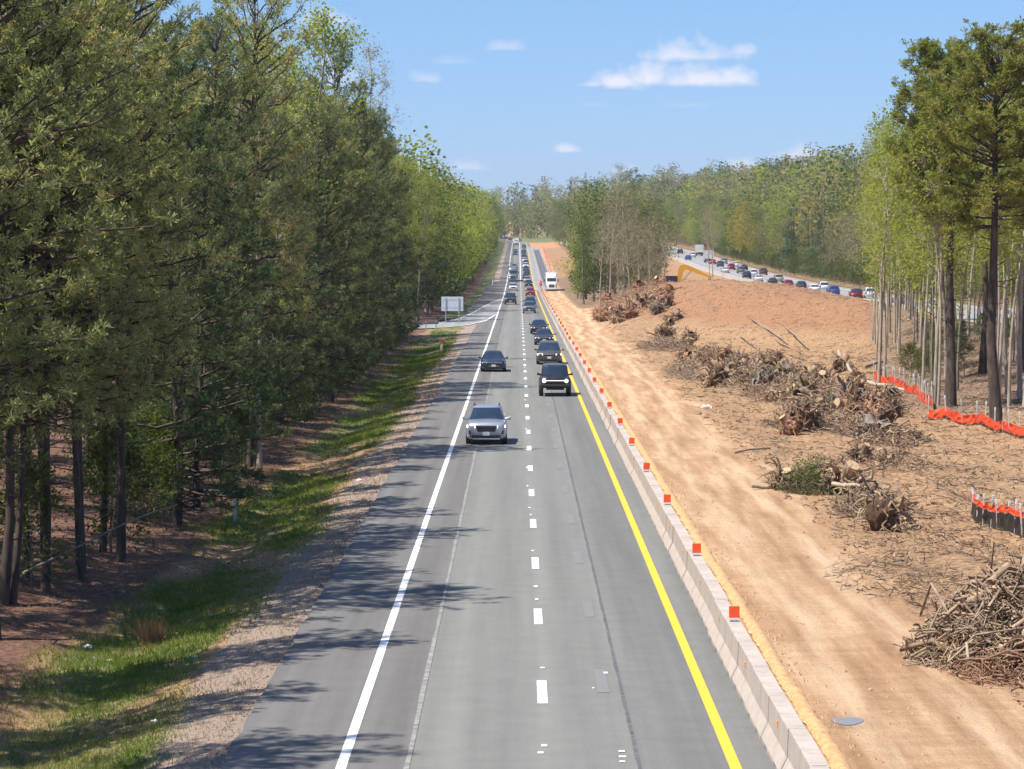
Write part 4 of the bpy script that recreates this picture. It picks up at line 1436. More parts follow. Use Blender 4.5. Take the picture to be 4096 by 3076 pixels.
def make_car(kind):
    s = CARS[kind]
    out = []
    y0 = -s['L'] / 2
    paint = PAINT['grey']
    out.append(('body', loft('body', [ring(*r, s.get('boxy', False)) for r in s['st']], paint), 'paint', None, None))
    cy, cz, ty, rz, ry, by, dz, wb, wr = s['cab']
    # greenhouse as a loft from belt to roof
    def lay(t, inset=0.0):
        w = wb + (wr - wb) * t
        f = cy + (ty - cy) * t
        b = by + (ry - by) * t
        z0 = (cz - .05) + (rz - cz + .05) * t
        z1 = (dz - .05) + (rz - dz + .05) * t
        cf = 0.05 + 0.04 * t
        return [(w * .55, f - .05, z0), (w * .93, f + .02, z0), (w, f + .16, z0), (w * 1.005, (f + b) / 2, (z0 + z1) / 2), (w, b - .12, z1), (w * .9, b - .01, z1), (w * .5, b + .03, z1),
                (-w * .5, b + .03, z1), (-w * .9, b - .01, z1), (-w, b - .12, z1), (-w * 1.005, (f + b) / 2, (z0 + z1) / 2), (-w, f + .16, z0), (-w * .93, f + .02, z0), (-w * .55, f - .05, z0)]
    rings = [lay(0), lay(.5), lay(.92)]
    top = [(x * .93, f + (.06 if f < (ty + ry) / 2 else -.06), rz + .005) for (x, f, z) in lay(1)]
    top2 = [(x * .55, (f - (ty + ry) / 2) * .8 + (ty + ry) / 2, rz + .035) for (x, f, z) in lay(1)]
    out.append(('cabin', loft('cabin', rings + [top, top2], paint), 'paint', None, None))

    def glass_patch(name, idx, t0, t1, side=None):
        """pane laid 8 mm proud of the greenhouse between heights t0..t1 over ring points idx"""
        a, b = np.array(lay(t0)), np.array(lay(t1))
        c = np.array([0, (cy + by) / 2, 0])
        bm = bmesh.new()
        lo_ = [a[i] for i in idx]
        hi_ = [b[i] for i in idx]
        def push(p):
            d = np.array([p[0], (p[1] - c[1]) * .45, 0.15])
            return p + d / np.linalg.norm(d) * .010
        lo_ = [push(p) for p in lo_]
        hi_ = [push(p) for p in hi_]
        lv = [bm.verts.new(p) for p in lo_]
        hv = [bm.verts.new(p) for p in hi_]
        for k in range(len(idx) - 1):
            bm.faces.new((lv[k], lv[k + 1], hv[k + 1], hv[k]))
        return bm_mesh(name, bm, M['glass'] if side is None else M['glass_side'], False, True)

    out.append(('windshield', glass_patch('windshield', [12, 13, 0, 1], .12, .90), None, None, None))
    out.append(('rear_window', glass_patch('rear_window', [5, 6, 7, 8], .16, .86), None, None, None))

    def side_pane(name, sgn, u0, u1):
        """side glass between fractions of the cabin length"""
        bm = bmesh.new()
        vs = []
        for (t, flip) in ((.16, 0), (.84, 1)):
            w = (wb + (wr - wb) * t) + .012
            f = cy + (ty - cy) * t + .2
            b = by + (ry - by) * t - .2
            z = (cz - .05) * (1 - t) + rz * t
            e = [f + (b - f) * u0, f + (b - f) * u1]
            vs += [(sgn * w, yy, z) for yy in (e if not flip else e[::-1])]
        bm.faces.new([bm.verts.new(p) for p in vs])
        return bm_mesh(name, bm, M['glass_side'])
    for sg in (-1, 1):
        out.append(('side_window', side_pane('side_window', sg, 0.0, .44), None, None, None))
        out.append(('side_window', side_pane('side_window', sg, .49, .97), None, None, None))
    g = s['gr']
    if kind == 'sedan' or kind == 'suv':
        pts = [(-g[0], y0 - .012, g[2]), (g[0], y0 - .012, g[2]), (g[0], y0 + .12, g[2]), (-g[0], y0 + .12, g[2]), (-g[0] * .8, y0 - .012, g[1]), (g[0] * .8, y0 - .012, g[1]), (g[0] * .8, y0 + .12, g[1]), (-g[0] * .8, y0 + .12, g[1])]
        out.append(('grille', hexa('grille', pts, M['trim'], .012), None, None, None))
    else:
        out.append(('grille', box_mesh('grille', (-g[0], g[0], y0 - .012, y0 + .10, g[1], g[2]), 'trim', .012), None, None, None))
    if kind in ('van', 'pickup', 'sedan'):
        out.append(('grille_bar', box_mesh('grille_bar', [(-g[0] * .98, g[0] * .98, y0 - .022, y0 + .05, g[2] - .03, g[2] + .01), (-g[0] * .8, g[0] * .8, y0 - .022, y0 + .05, g[1] - .01, g[1] + .025)], 'chrome', .004), None, None, None))
    if kind == 'offroad':
        out.append(('light_bar', box_mesh('light_bar', (-.56, .56, y0 - .02, y0 + .03, .955, .985), 'lamp_on'), None, None, None))
        out.append(('front_bumper', box_mesh('front_bumper', [(-.90, .90, y0 - .10, y0 + .16, .56, .76), (-.5, .5, y0 - .13, y0 + .1, .60, .70)], 'trim', .025), None, None, None))
        out.append(('skid_plate', box_mesh('skid_plate', (-.55, .55, y0 + .02, y0 + .35, .40, .53), 'trim', .02), None, None, None))
        for sg in (-1, 1):
            for fy in (s['fw'], s['rw']):
                bm = bmesh.new()
                pr = []
                for k in range(9):
                    a = math.pi * k / 8
                    pr.append((math.cos(a), math.sin(a)))
                for (ra, xx) in ((.50, .80), (.50, .965), (.57, .965), (.57, .80)):
                    for (c_, s_) in pr:
                        bm.verts.new((sg * xx, fy + c_ * ra, .44 + s_ * ra))
                bm.verts.ensure_lookup_table()
                for j in range(4):
                    for k in range(8):
                        a_, b_ = j * 9 + k, ((j + 1) % 4) * 9 + k
                        bm.faces.new([bm.verts[i] for i in (a_, a_ + 1, b_ + 1, b_)])
                out.append(('fender_flare', bm_mesh('fender_flare', bm, M['trim']), None, None, None))
    else:
        i = s['intake']
        out.append(('lower_intake', box_mesh('lower_intake', (-i[0], i[0], y0 - .006, y0 + .14, i[1], i[2]), 'trim', .012), None, None, None))
    if kind == 'suv':
        out.append(('skid_trim', box_mesh('skid_trim', (-.62, .62, y0 + .005, y0 + .2, .235, .30), 'chrome', .012), None, None, None))
        for sg in (-1, 1):
            out.append(('roof_rail', box_mesh('roof_rail', (sg * .58 - .02, sg * .58 + .02, -.1, 1.7, rz + .03, rz + .075), 'trim', .012), None, None, None))
            out.append(('fog_vent', box_mesh('fog_vent', (min(sg * .60, sg * .80), max(sg * .60, sg * .80), y0 + .015, y0 + .2, .48, .66), 'trim', .015), None, None, None))
    if s['plate']:
        out.append(('licence_plate', box_mesh('licence_plate', (-.16, .16, y0 - .022, y0 + .02, s['plate'] - .08, s['plate'] + .08), 'plate', .004), None, None, None))
    out.append(('rear_plate', box_mesh('rear_plate', (-.16, .16, -y0 - .06, -y0 + .012, .62, .76), 'plate', .004), None, None, None))
    h = s['hl']
    for sg in (-1, 1):
        if kind == 'offroad':
            me = lathe_x('headlight', [(0, .115), (.06, .12), (.075, .09)], M['lens'], 18)
            me.transform(Matrix.Translation((sg * .68, y0 + .03, .955)) @ Matrix.Rotation(-math.pi / 2, 4, 'Z'))
            out.append(('headlight', me, 'lamp', None, None))
        else:
            a, b = sg * h[0], sg * h[1] * s['W'] / 1.88
            pts = [(a, y0 - .012, h[2] + .03), (b, y0 + .14, h[2] + .05), (b, y0 + .4, h[2] + .05), (a, y0 + .16, h[2] + .03), (a, y0 - .012, h[3] - .03), (b, y0 + .17, h[3]), (b, y0 + .4, h[3]), (a, y0 + .16, h[3] - .03)]
            out.append(('headlight', hexa('headlight', pts, M['lens'], .012), 'lamp', None, None))
        zt = s['st'][-2][3]
        w2 = s['st'][-2][1]
        out.append(('tail_light', box_mesh('tail_light', (min(sg * (w2 - .22), sg * (w2 + .012)), max(sg * (w2 - .22), sg * (w2 + .012)), -y0 - .20, -y0 + .0, zt - .26 - (.1 if rz > 1.6 else 0), zt - .08), 'tail', .015), 'tail', None, None))
        mz = s['mz']
        mx = s['cab'][7] + .03
        out.append(('mirror', hexa('mirror', [(sg * (mx - .06), cy + .34, mz - .05), (sg * (mx + .22), cy + .30, mz - .05), (sg * (mx + .22), cy + .42, mz - .04), (sg * (mx - .06), cy + .42, mz - .04),
                                              (sg * (mx - .06), cy + .36, mz + .03), (sg * (mx + .22), cy + .30, mz + .12), (sg * (mx + .22), cy + .42, mz + .12), (sg * (mx - .06), cy + .42, mz + .03)], paint, .02), 'trimpaint', None, None))
    wm = wheel_meshes(s['r'], .26 if kind in ('offroad', 'pickup') else .225)
    arch = lathe_x('wheel_arch', [(-.12, s['r'] * 1.13), (.12, s['r'] * 1.13)], M['trim'], 20, False)
    return dict(parts=out, wheel=wm, arch=arch, spec=s)


CARP = {k: make_car(k) for k in CARS}


def place_car(kind, colour, x, y, label, away=False, lights=False, brakes=False, full=True, zf=road_z, group=None, yaw=0.0, name=None, shade=False):
    P = CARP[kind]
    s = P['spec']
    grade = math.atan(float(zf(y + 3) - zf(y - 3)) / 6.0)
    r = empty(name or {'suv': 'suv', 'sedan': 'sedan_car', 'van': 'minivan', 'offroad': 'off_road_car', 'pickup': 'pickup_truck'}[kind], (x, y, float(zf(y)) + .012), (math.pi if away else 0) + yaw)
    r.rotation_euler.x = grade * (-1 if away else 1)
    tag(r, label, {'offroad': 'car', 'sedan': 'car', 'suv': 'car', 'van': 'van', 'pickup': 'pickup'}[kind], group)
    skip = () if full else ('rear_plate', 'fog_vent', 'skid_trim', 'lower_intake', 'grille_bar', 'roof_rail')
    for (nm, me, slot, _, _) in P['parts']:
        if nm in skip:
            continue
        o = link(nm, me, r)
        mt = None
        if slot == 'paint':
            mt = PAINT[colour]
        elif slot == 'trimpaint':
            mt = PAINT[colour] if colour not in ('white', 'red') else M['trim']
        elif slot == 'lamp' and lights:
            mt = M['lamp_on']
        elif slot == 'tail' and brakes:
            mt = M['brake_on']
        if mt:
            o.material_slots[0].link = 'OBJECT'
            o.material_slots[0].material = mt
    for fy in (s['fw'], s['rw']):
        for sg in (-1, 1):
            xw = sg * (s['W'] / 2 - .115)
            w = empty('wheel', (xw, fy, s['r']), 0, 1, r) if full else None
            if full:
                link('tyre', P['wheel'][0], w)
                link('rim', P['wheel'][1], w)
                link('wheel_hub', P['wheel'][2], w)
                link('wheel_arch', P['arch'], r, (sg * (s['W'] / 2 - .115), fy, s['r'] + .03))
            else:
                link('wheel', P['wheel'][0], r, (xw, fy, s['r']))
    if shade:
        link('sunshade', box_mesh('sunshade', [(-.58, -.30, -.86, -.84, 1.22, 1.66), (-.26, .02, -.86, -.84, 1.22, 1.64), (.0, .48, -.86, -.84, 1.26, 1.64)], 'sunshade', .0), r)
    return r


A_X, B_X = -1.35, 2.1
place_car('suv', 'silver', -1.49, 134 + 2.3, 'silver compact suv with dark grille, nearest vehicle on the highway', lights=True)
place_car('sedan', 'navy', -1.90, 216 + 2.4, 'dark blue sedan riding on the white edge line behind the silver suv', yaw=.02)
place_car('offroad', 'black', 2.23, 179 + 2.4, 'black boxy off-road car with a lit bar across its grille', lights=True)
place_car('van', 'taupe', 2.40, 230 + 2.5, 'grey brown minivan with lit headlights close behind the black off-road car', lights=True)
place_car('sedan', 'charcoal', 2.43, 279 + 2.4, 'charcoal sedan with lit headlights behind the grey brown minivan', lights=True)
place_car('sedan', 'black', 2.20, 317 + 2.4, 'black sedan two places behind the grey brown minivan', lights=True)
place_car('suv', 'grey', 1.53, 427, 'grey suv leading the dense queue near the dashed line, seen above the black sedans')
place_car('suv', 'charcoal', 1.85, 470, 'charcoal suv right behind the grey suv leading the queue')
place_car('suv', 'red', 2.3, 586, 'bright red suv in the queue beside the yellow line')
place_car('pickup', 'charcoal', -1.4, 499, 'dark pickup truck with bright bumper alone in the lane by the slip road')
place_car('suv', 'white', -1.2, 648, 'white suv in the lane next to the edge line behind the dark pickup', full=False)
place_car('sedan', 'navy', -1.35, 712, 'navy sedan just behind the white suv in the edge lane', full=False)
QB = [(690, 'suv', 'navy', 'dark blue suv right behind the bright red suv'), (742, 'suv', 'beige', 'beige suv in the queue behind the dark blue one'), (792, 'sedan', 'navy', 'navy sedan in the queue beside the heavy grey truck'),
      (836, 'suv', 'charcoal', 'charcoal suv in the queue above the heavy grey truck'), (878, 'sedan', 'black', 'black sedan in the far queue below the white pair'), (915, 'suv', 'white', 'white suv in the far queue just before the maroon one'),
      (955, 'suv', 'maroon', 'maroon suv in the far queue'), (1000, 'sedan', 'white', 'white sedan in the far queue behind the maroon suv'), (1045, 'sedan', 'charcoal', 'charcoal sedan in the far queue behind the white sedan'),
      (1095, 'suv', 'teal', 'dark teal suv in the far queue on the rise'), (1150, 'suv', 'black', 'black suv in the far queue on the rise'), (1210, 'sedan', 'silver', 'silver sedan near the end of the far queue'), (1290, 'sedan', 'black', 'black sedan last of the far queue before the crest')]
for (yv, k, c, lab) in QB:
    place_car(k, c, 2.1 + rs.uniform(-.25, .25), yv, lab, full=False, lights=rs.random() < .3)
for (yv, k, c, lab, li) in [(905, 'sedan', 'maroon', 'dull maroon car hidden mostly behind the heavy grey truck', False), (1120, 'suv', 'charcoal', 'charcoal suv with bright headlights in the far edge lane', True), (1175, 'sedan', 'grey', 'grey car in the far edge lane behind the bright headlights', False)]:
    place_car(k, c, -1.35, yv, lab, full=False, lights=li)
for (yv, dx, k, c, lab) in [(1545, -1.3, 'suv', 'white', 'white suv on the crest behind the box truck'), (1560, 2.2, 'sedan', 'red', 'red car on the crest by the orange earth'), (1610, -1.4, 'suv', 'black', 'first black suv where the highway bends left'),
                            (1640, 2.0, 'suv', 'charcoal', 'charcoal suv where the highway bends left'), (1680, -1.4, 'sedan', 'navy', 'navy sedan in the bend'), (1715, 1.9, 'suv', 'teal', 'dark teal suv in the bend'), (1750, -1.4, 'suv', 'silver', 'silver suv farthest in the bend'), (1790, -1.4, 'suv', 'navy', 'navy suv disappearing behind the left trees in the bend')]:
    place_car(k, c, float(xoff(yv)) + dx, yv, lab, full=False, yaw=math.atan(float(xoff(yv + 5) - xoff(yv - 5)) / -10))


def bx(name, dims, m, parent, bevel=.02, seg=2):
    return link(name, box_mesh(name, dims, m, bevel, seg), parent)


truck_wheel = wheel_meshes(.5, .30)


def semi(x, y, colour, label, trailer='white', lights=False, box=False, z=None, zf=road_z):
    r = empty('box_truck' if box else 'semi_truck', (x, y, float(zf(y)) + .012 if z is None else z))
    tag(r, label, 'truck')
    pt = PAINT[colour]
    if not box:
        link('hood', loft('hood', [ring(-3.4, .80, .62, 1.35, True), ring(-3.32, .98, .55, 1.55, True), ring(-3.0, 1.10, .55, 1.72, True), ring(-1.7, 1.2, .6, 1.95, True)], pt), r)
        link('cab', loft('cab', [ring(-1.72, 1.18, .6, 2.0, True), ring(-1.62, 1.2, .6, 2.1, True), ring(-1.1, 1.2, .6, 2.78, True), ring(-.6, 1.22, .6, 3.0, True), ring(1.4, 1.24, .6, 3.1, True)], pt), r)
        link('roof_fairing', loft('roof_fairing', [ring(-.75, 1.02, 2.86, 3.08, True), ring(-.35, 1.10, 2.9, 3.55, True), ring(.3, 1.16, 2.9, 3.85, True), ring(1.5, 1.2, 2.9, 3.95, True)], pt), r)
        g = hexa('windshield', [(-1.05, -1.70, 2.06), (1.05, -1.70, 2.06), (1.05, -1.6, 2.02), (-1.05, -1.6, 2.02), (-.98, -1.17, 2.74), (.98, -1.17, 2.74), (.98, -1.07, 2.7), (-.98, -1.07, 2.7)], M['glass'], .01)
        link('windshield', g, r)
        bx('sun_visor', (-1.0, 1.0, -1.35, -1.1, 2.76, 2.86), 'chrome', r)
        bx('grille', (-.52, .52, -3.45, -3.3, .78, 1.42), 'trim', r)
        bx('grille_bar', [(-.56, .56, -3.47, -3.38, 1.42, 1.47), (-.56, -.52, -3.47, -3.38, .78, 1.42), (.52, .56, -3.47, -3.38, .78, 1.42), (-.52, .52, -3.465, -3.44, 1.0, 1.04), (-.52, .52, -3.465, -3.44, 1.2, 1.24)], 'chrome', r, .006)
        bx('front_bumper', (-1.2, 1.2, -3.55, -3.15, .32, .66), 'chrome' if colour != 'white' else pt, r, .05)
        for sg in (-1, 1):
            a, b = sorted((sg * .66, sg * .98))
            o = bx('headlight', (a, b, -3.38, -3.1, .86, 1.12), 'lamp_on' if lights and sg < 0 else 'lens', r, .03)
            a, b = sorted((sg * 1.32, sg * 1.56))
            bx('mirror', (a, b, -1.75, -1.6, 1.95, 2.6), 'trim', r, .03)
            a, b = sorted((sg * .8, sg * 1.22))
            bx('fuel_tank', (a, b, -1.3, .9, .5, 1.0), 'chrome', r, .12, 3)
        wy = (-2.6, 1.9, 3.2)
        ty0, ty1 = 2.0, 16.0
    else:
        link('cab', loft('cab', [ring(-3.2, .9, .5, 1.4, True), ring(-3.1, 1.02, .45, 1.55, True), ring(-2.4, 1.08, .45, 1.7, True), ring(-2.0, 1.1, .45, 2.35, True), ring(-1.2, 1.1, .45, 2.5, True), ring(-.6, 1.1, .45, 2.5, True)], pt), r)
        link('windshield', hexa('windshield', [(-.92, -2.42, 1.72), (.92, -2.42, 1.72), (.92, -2.3, 1.7), (-.92, -2.3, 1.7), (-.88, -2.04, 2.3), (.88, -2.04, 2.3), (.88, -1.95, 2.28), (-.88, -1.95, 2.28)], M['glass'], .01), r)
        bx('grille', (-.5, .5, -3.24, -3.1, .8, 1.2), 'trim', r)
        bx('front_bumper', (-1.05, 1.05, -3.35, -3.05, .35, .62), 'trim', r, .04)
        for sg in (-1, 1):
            a, b = sorted((sg * .6, sg * .9))
            bx('headlight', (a, b, -3.2, -3.0, .85, 1.1), 'lens', r, .03)
        wy = (-2.4, 2.8)
        ty0, ty1 = -.5, 5.0
    bx('cargo_box', (-1.26, 1.26, ty0, ty1, 1.1, 3.6 if box else 4.0), PAINT[trailer], r, .04)
    bx('chassis', (-.45, .45, -1.2, ty1, .72, 1.09), 'trim', r)
    for fy in wy + (() if box else (13.0, 14.3)):
        for sg in (-1, 1):
            w = empty('wheel', (sg * 1.0, fy, .5), 0, 1, r)
            link('tyre', truck_wheel[0], w)
            link('rim', truck_wheel[1], w)
    return r


semi(-1.5, 762, 'grey', 'heavy grey truck with one glaring headlight in the edge lane', 'grey', lights=True)
xt, yt = at(2206, 1170)
semi(xt, yt + 3, 'white', 'white truck with tall roof fairing on the orange haul road', 'white', z=gz(xt, yt) + .04)
semi(-1.3, 1370, 'white', 'white box truck on the far rise in the edge lane', 'white', box=True)

# --- the jam on the opposite carriageway (seen from behind)
OPP = [(3600, 1, 'suv', 'navy', 'navy car with red lights between the slender trunks on the right', True), (3476, 2, 'suv', 'white', 'white suv at the edge of the right wood in the jam', False), (3423, 1, 'suv', 'maroon', 'dark red suv next to the white one at the edge of the right wood', True),
       (3332, 1, 'suv', 'blue', 'bright blue hatch alone on the mound skyline in the jam', False), (3292, 2, 'suv', 'white', 'white suv left of the bright blue hatch', False), (3255, 1, 'sedan', 'white', 'low white sedan next to the dark grey car in the jam', False),
       (3203, 1, 'suv', 'charcoal', 'dark grey suv right of the red one on the mound skyline', False), (3151, 1, 'suv', 'red', 'deep red suv on the mound skyline', False), (3112, 2, 'van', 'beige', 'beige van above the black sedan in the jam', False),
       (3089, 1, 'sedan', 'black', 'black sedan below the beige van in the jam', False), (3052, 3, 'suv', 'maroon', 'maroon car in the outer lane left of the beige van', False), (3032, 1, 'sedan', 'white', 'white sedan with red lights left of the black sedan', True),
       (3012, 2, 'suv', 'white', 'white suv in the middle lane above the white sedan', False), (2986, 1, 'suv', 'black', 'black upright suv left of the white sedan', False), (2962, 2, 'suv', 'grey', 'grey suv in the middle lane left of the white suv', False),
       (2975, 3, 'sedan', 'black', 'black car in the outer lane above the grey suv', False), (2925, 2, 'suv', 'maroon', 'maroon suv in the middle lane right of the bare tree', True), (2940, 3, 'sedan', 'white', 'white car in the outer lane above the maroon suv', False),
       (2900, 1, 'sedan', 'white', 'white car half hidden by the mound right of the excavator', False), (2895, 3, 'suv', 'silver', 'silver suv in the outer lane right of the bare tree', False), (2880, 2, 'suv', 'charcoal', 'charcoal suv behind the bare tree trunks', False),
       (2850, 2, 'sedan', 'red', 'red car behind the bare tree trunks', True), (2752, 1, 'sedan', 'blue', 'small blue car far up the opposite carriageway', False), (2770, 2, 'suv', 'white', 'white suv far up the opposite carriageway beside the blue car', False),
       (2720, 2, 'suv', 'navy', 'navy suv farthest up the opposite carriageway', False), (4060, 1, 'suv', 'white', 'white suv glimpsed through the trunks at the right edge', False), (4085, 2, 'sedan', 'red', 'red car glimpsed through the trunks at the right edge', True),
       (3960, 2, 'suv', 'silver', 'silver suv glimpsed between the two big pines', False), (3740, 1, 'suv', 'white', 'white car glimpsed left of the two big pines', False)]
LANE = {1: 52.2, 2: 55.8, 3: 59.4}
for (px, ln, k, c, lab, br) in OPP:
    X = LANE[ln] + rs.uniform(-.3, .3)
    Y = X * F / (px - VX)
    place_car(k, c, X, Y, lab, away=True, brakes=br, full=False, zf=road2_z)
for (px, lab) in [(2795, 'white lorry far up the opposite carriageway'), (2832, 'white delivery truck in the jam left of the bare tree')]:
    X = LANE[2 if px == 2832 else 3]
    Y = X * F / (px - VX)
    o = semi(X, Y, 'white', lab, 'white', box=True, zf=road2_z)
    o.rotation_euler.z = math.pi
# parapet of the opposite carriageway
acc = strip(48.3, 48.3, 320, 1040, 0, road2_z)
bmw = bmesh.new()
pts = []
ys = np.arange(330, 1040, 8.0)
pv = None
for yv in ys:
    z = float(road2_z(yv)) - .05
    rgv = [bmw.verts.new((48.35 + x, yv, z + zz)) for (x, zz) in ((-.3, 0), (-.2, .3), (-.12, .95), (.12, .95), (.2, .3), (.3, 0))]
    if pv:
        for k in range(5):
            bmw.faces.new((pv[k], pv[k + 1], rgv[k + 1], rgv[k]))
    pv = rgv
o = link('concrete_parapet', bm_mesh('concrete_parapet', bmw, M['concrete_pale']))
tag(o, 'long pale concrete parapet along the near side of the opposite carriageway', 'barrier')

# ------------------------------------------------------------------ signs, posts, drums
x1, y1 = at(1771, 1291)
sg = empty('road_sign', (x1 + 1.2, y1, gz(x1, y1)))
tag(sg, 'large pale sign board seen from behind on two posts at the slip road', 'sign')
wS = 2.75
link('board', box_mesh('board', (-wS / 2, wS / 2, -.02, .02, 1.5, 3.3), 'sign_back', .008), sg)
for xx in (-.82, .82):
    link('post', box_mesh('post', (xx - .05, xx + .05, -.12, -.03, -.5, 3.2), 'steel', .006), sg)
for zz in (1.9, 2.9):
    link('brace', box_mesh('brace', (-wS / 2 + .1, wS / 2 - .1, -.03, -.022, zz - .04, zz + .04), 'steel', .003), sg)
Y = 560
sg = empty('road_sign', ((1831 - VX) * Y / F, Y, gz((1831 - VX) * Y / F, Y)))
tag(sg, 'dark sign board in the shade of the left trees beyond the pale sign', 'sign')
link('board', box_mesh('board', (-1.7, 1.7, -.02, .02, 1.9, 4.4), 'sign_shaded', .008), sg)
for xx in (-1.0, 1.0):
    link('post', box_mesh('post', (xx - .06, xx + .06, -.14, -.03, -.5, 4.3), 'sign_shaded', .006), sg)


def post(name, x, y, h, w, m, label, cat, tilt=0.0, cap=None):
    r = empty(name, (x, y, gz(x, y) - .03))
    r.rotation_euler.y = tilt
    tag(r, label, cat)
    link('shaft', box_mesh('shaft', (-w / 2, w / 2, -.02, .02, 0, h), m, .004), r)
    if cap:
        link('head', box_mesh('head', (-w * .62, w * .62, -.026, .026, h * .62, h * .97), cap, .004), r)
    else:
        link('head', box_mesh('head', (-w * .55, w * .55, -.024, .024, h * .9, h * 1.0), m, .004), r)
    return r


post('marker_post', -10.1, 104, 1.1, .12, 'post_blue', 'pale blue marker post in the grass at the edge of the left wood', 'post')
X, Y = at(1764, 1385)
post('channelizer_post', X, Y, 1.1, .22, 'white_plastic', 'leaning orange and white marker post on the grass by the slip road', 'post', .14, 'orange')
post('delineator_post', (1970 - VX) * 720 / F, 720, 1.5, .2, 'white_plastic', 'white delineator post on the far left verge', 'post')
post('delineator_post', (1995 - VX) * 1000 / F, 1000, 1.6, .3, 'white_plastic', 'pale delineator post farthest on the left verge', 'post')
post('small_sign_post', (1896 - VX) * 520 / F, 520, 2.2, .12, 'steel', 'thin grey post on the verge behind the pale sign', 'post')
X = 66.2
Y = X * F / (3143 - VX)
post('mile_marker', X, Y, 1.9, .55, 'steel', 'small green marker sign beyond the opposite carriageway', 'sign', 0, 'post_green')
# guard rail at the slip road
gr = empty('guard_rail', (0, 0, 0))
tag(gr, 'short guard rail on pale posts beside the slip road', 'guard rail')
pa, pb = np.array([-9.4, 343.0]), np.array([-24.0, 322.0])
d = (pb - pa) / np.linalg.norm(pb - pa)
bm = bmesh.new()
nn = np.array([-d[1], d[0]])
for k, (off, zz) in enumerate([(0, .45), (.05, .53), (0, .60), (.05, .67), (0, .76)]):
    for p in (pa, pb):
        q = p + nn * off
        bm.verts.new((q[0], q[1], zz))
bm.verts.ensure_lookup_table()
for k in range(4):
    bm.faces.new([bm.verts[i] for i in (2 * k, 2 * k + 1, 2 * k + 3, 2 * k + 2)])
bmesh.ops.solidify(bm, geom=bm.faces[:], thickness=.02)
link('rail', bm_mesh('rail', bm, M['steel']), gr)
pm = box_mesh('post', (-.09, .09, -.08, .08, -.3, .8), 'concrete_pale', .01)
L = np.linalg.norm(pb - pa)
for t in np.arange(0.3, L, 2.0):
    q = pa + d * t - nn * .14
    link('post', pm, gr, (q[0], q[1], 0))

# drums where the median lane opens
drum_me = lathe_x('drum_body', [(0, .30), (.02, .31), (.30, .285), (.31, .295), (.62, .26), (.63, .27), (.95, .23), (1.0, .20)], M['orange'], 16)
drum_me.transform(Matrix.Rotation(-math.pi / 2, 4, 'Y'))
band = lathe_x('white_band', [(.36, .300), (.50, .288)], M['white_plastic'], 16, False)
band.transform(Matrix.Rotation(-math.pi / 2, 4, 'Y'))
band2 = lathe_x('white_band', [(.68, .272), (.82, .258)], M['white_plastic'], 16, False)
band2.transform(Matrix.Rotation(-math.pi / 2, 4, 'Y'))
rs = random.Random(5)
spots = [(5.0, 700), (5.25, 706), (5.1, 714)] + [(8.95 + .0022 * (yv - 700), yv) for yv in range(735, 1250, 12)]
for n, (x, yv) in enumerate(spots):
    r = empty('traffic_drum', (x + rs.uniform(-.1, .1), yv, float(road_z(yv)) + .03), 0, 1.0 if n > 2 else 1.15)
    if n < 3:
        tag(r, ['first', 'second', 'third'][n] + ' orange drum at the end of the concrete barrier', 'traffic drum')
    else:
        tag(r, 'orange and white drum in the line along the widened far shoulder', 'traffic drum', 'drums along the widened shoulder')
    link('drum_body', drum_me, r)
    link('white_band', band, r)
    link('white_band', band2, r)

# ------------------------------------------------------------------ fences round the right wood


def net_fence(name, pts, h0, h1, label, m, black=None, n=70, stake_h=1.25, stakes=2.2, seed=1):
    r = empty(name, (0, 0, 0))
    tag(r, label, 'fence')
    rs = np.random.RandomState(seed)
    pl = resample(pts, n)
    z = ground_z(pl[:, 0], pl[:, 1])
    L = np.cumsum(np.concatenate([[0], np.linalg.norm(np.diff(pl, axis=0), axis=1)]))
    sag = 0.10 * np.abs(np.sin(L / stakes * math.pi))

    def sheet(nm, a, b, mat_, th=.02, amp=.028):
        acc = Acc()
        rows = []
        for f in np.linspace(0, 1, 4):
            j = rs.normal(0, amp, (n, 2)) * (0.3 + f)
            rows.append(np.column_stack([pl + j, z + a + (b - a) * f - sag * f + rs.normal(0, .015, n)]))
        for s, side in ((0, 0.0), (1, th)):
            for row in rows:
                q = row.copy()
                q[:, 1] += side
                acc.v.append(q)
            acc.n += 4 * n
        i, j = np.meshgrid(np.arange(n - 1), np.arange(3), indexing='ij')
        bq = (j * n + i).ravel()
        qd = np.stack([bq, bq + 1, bq + n + 1, bq + n], 1)
        acc.q.append(np.concatenate([qd, qd + 4 * n]))
        link(nm, acc.mesh(nm, M[mat_]), r)
    if black:
        sheet('silt_cloth', -.05, black, 'black_fabric', .012, .03)
    sheet('netting', h0, h1, m)
    t = 0.0
    while t < L[-1]:
        x, y = np.interp(t, L, pl[:, 0]), np.interp(t, L, pl[:, 1])
        hh = stake_h * rs.uniform(.9, 1.12)
        o = link('stake', box_mesh('stake', (-.025, .025, -.025, .025, -.2, hh), 'stake', .004), r, (x + .03, y - .05, gz(x, y)), (rs.normal(0, .05), rs.normal(0, .05), 0))
        o2 = link('stake_tip', box_mesh('stake_tip', (-.03, .03, -.03, .03, hh - .16, hh + .005), 'white_plastic', .003), o)
        t += stakes * rs.uniform(.8, 1.2)


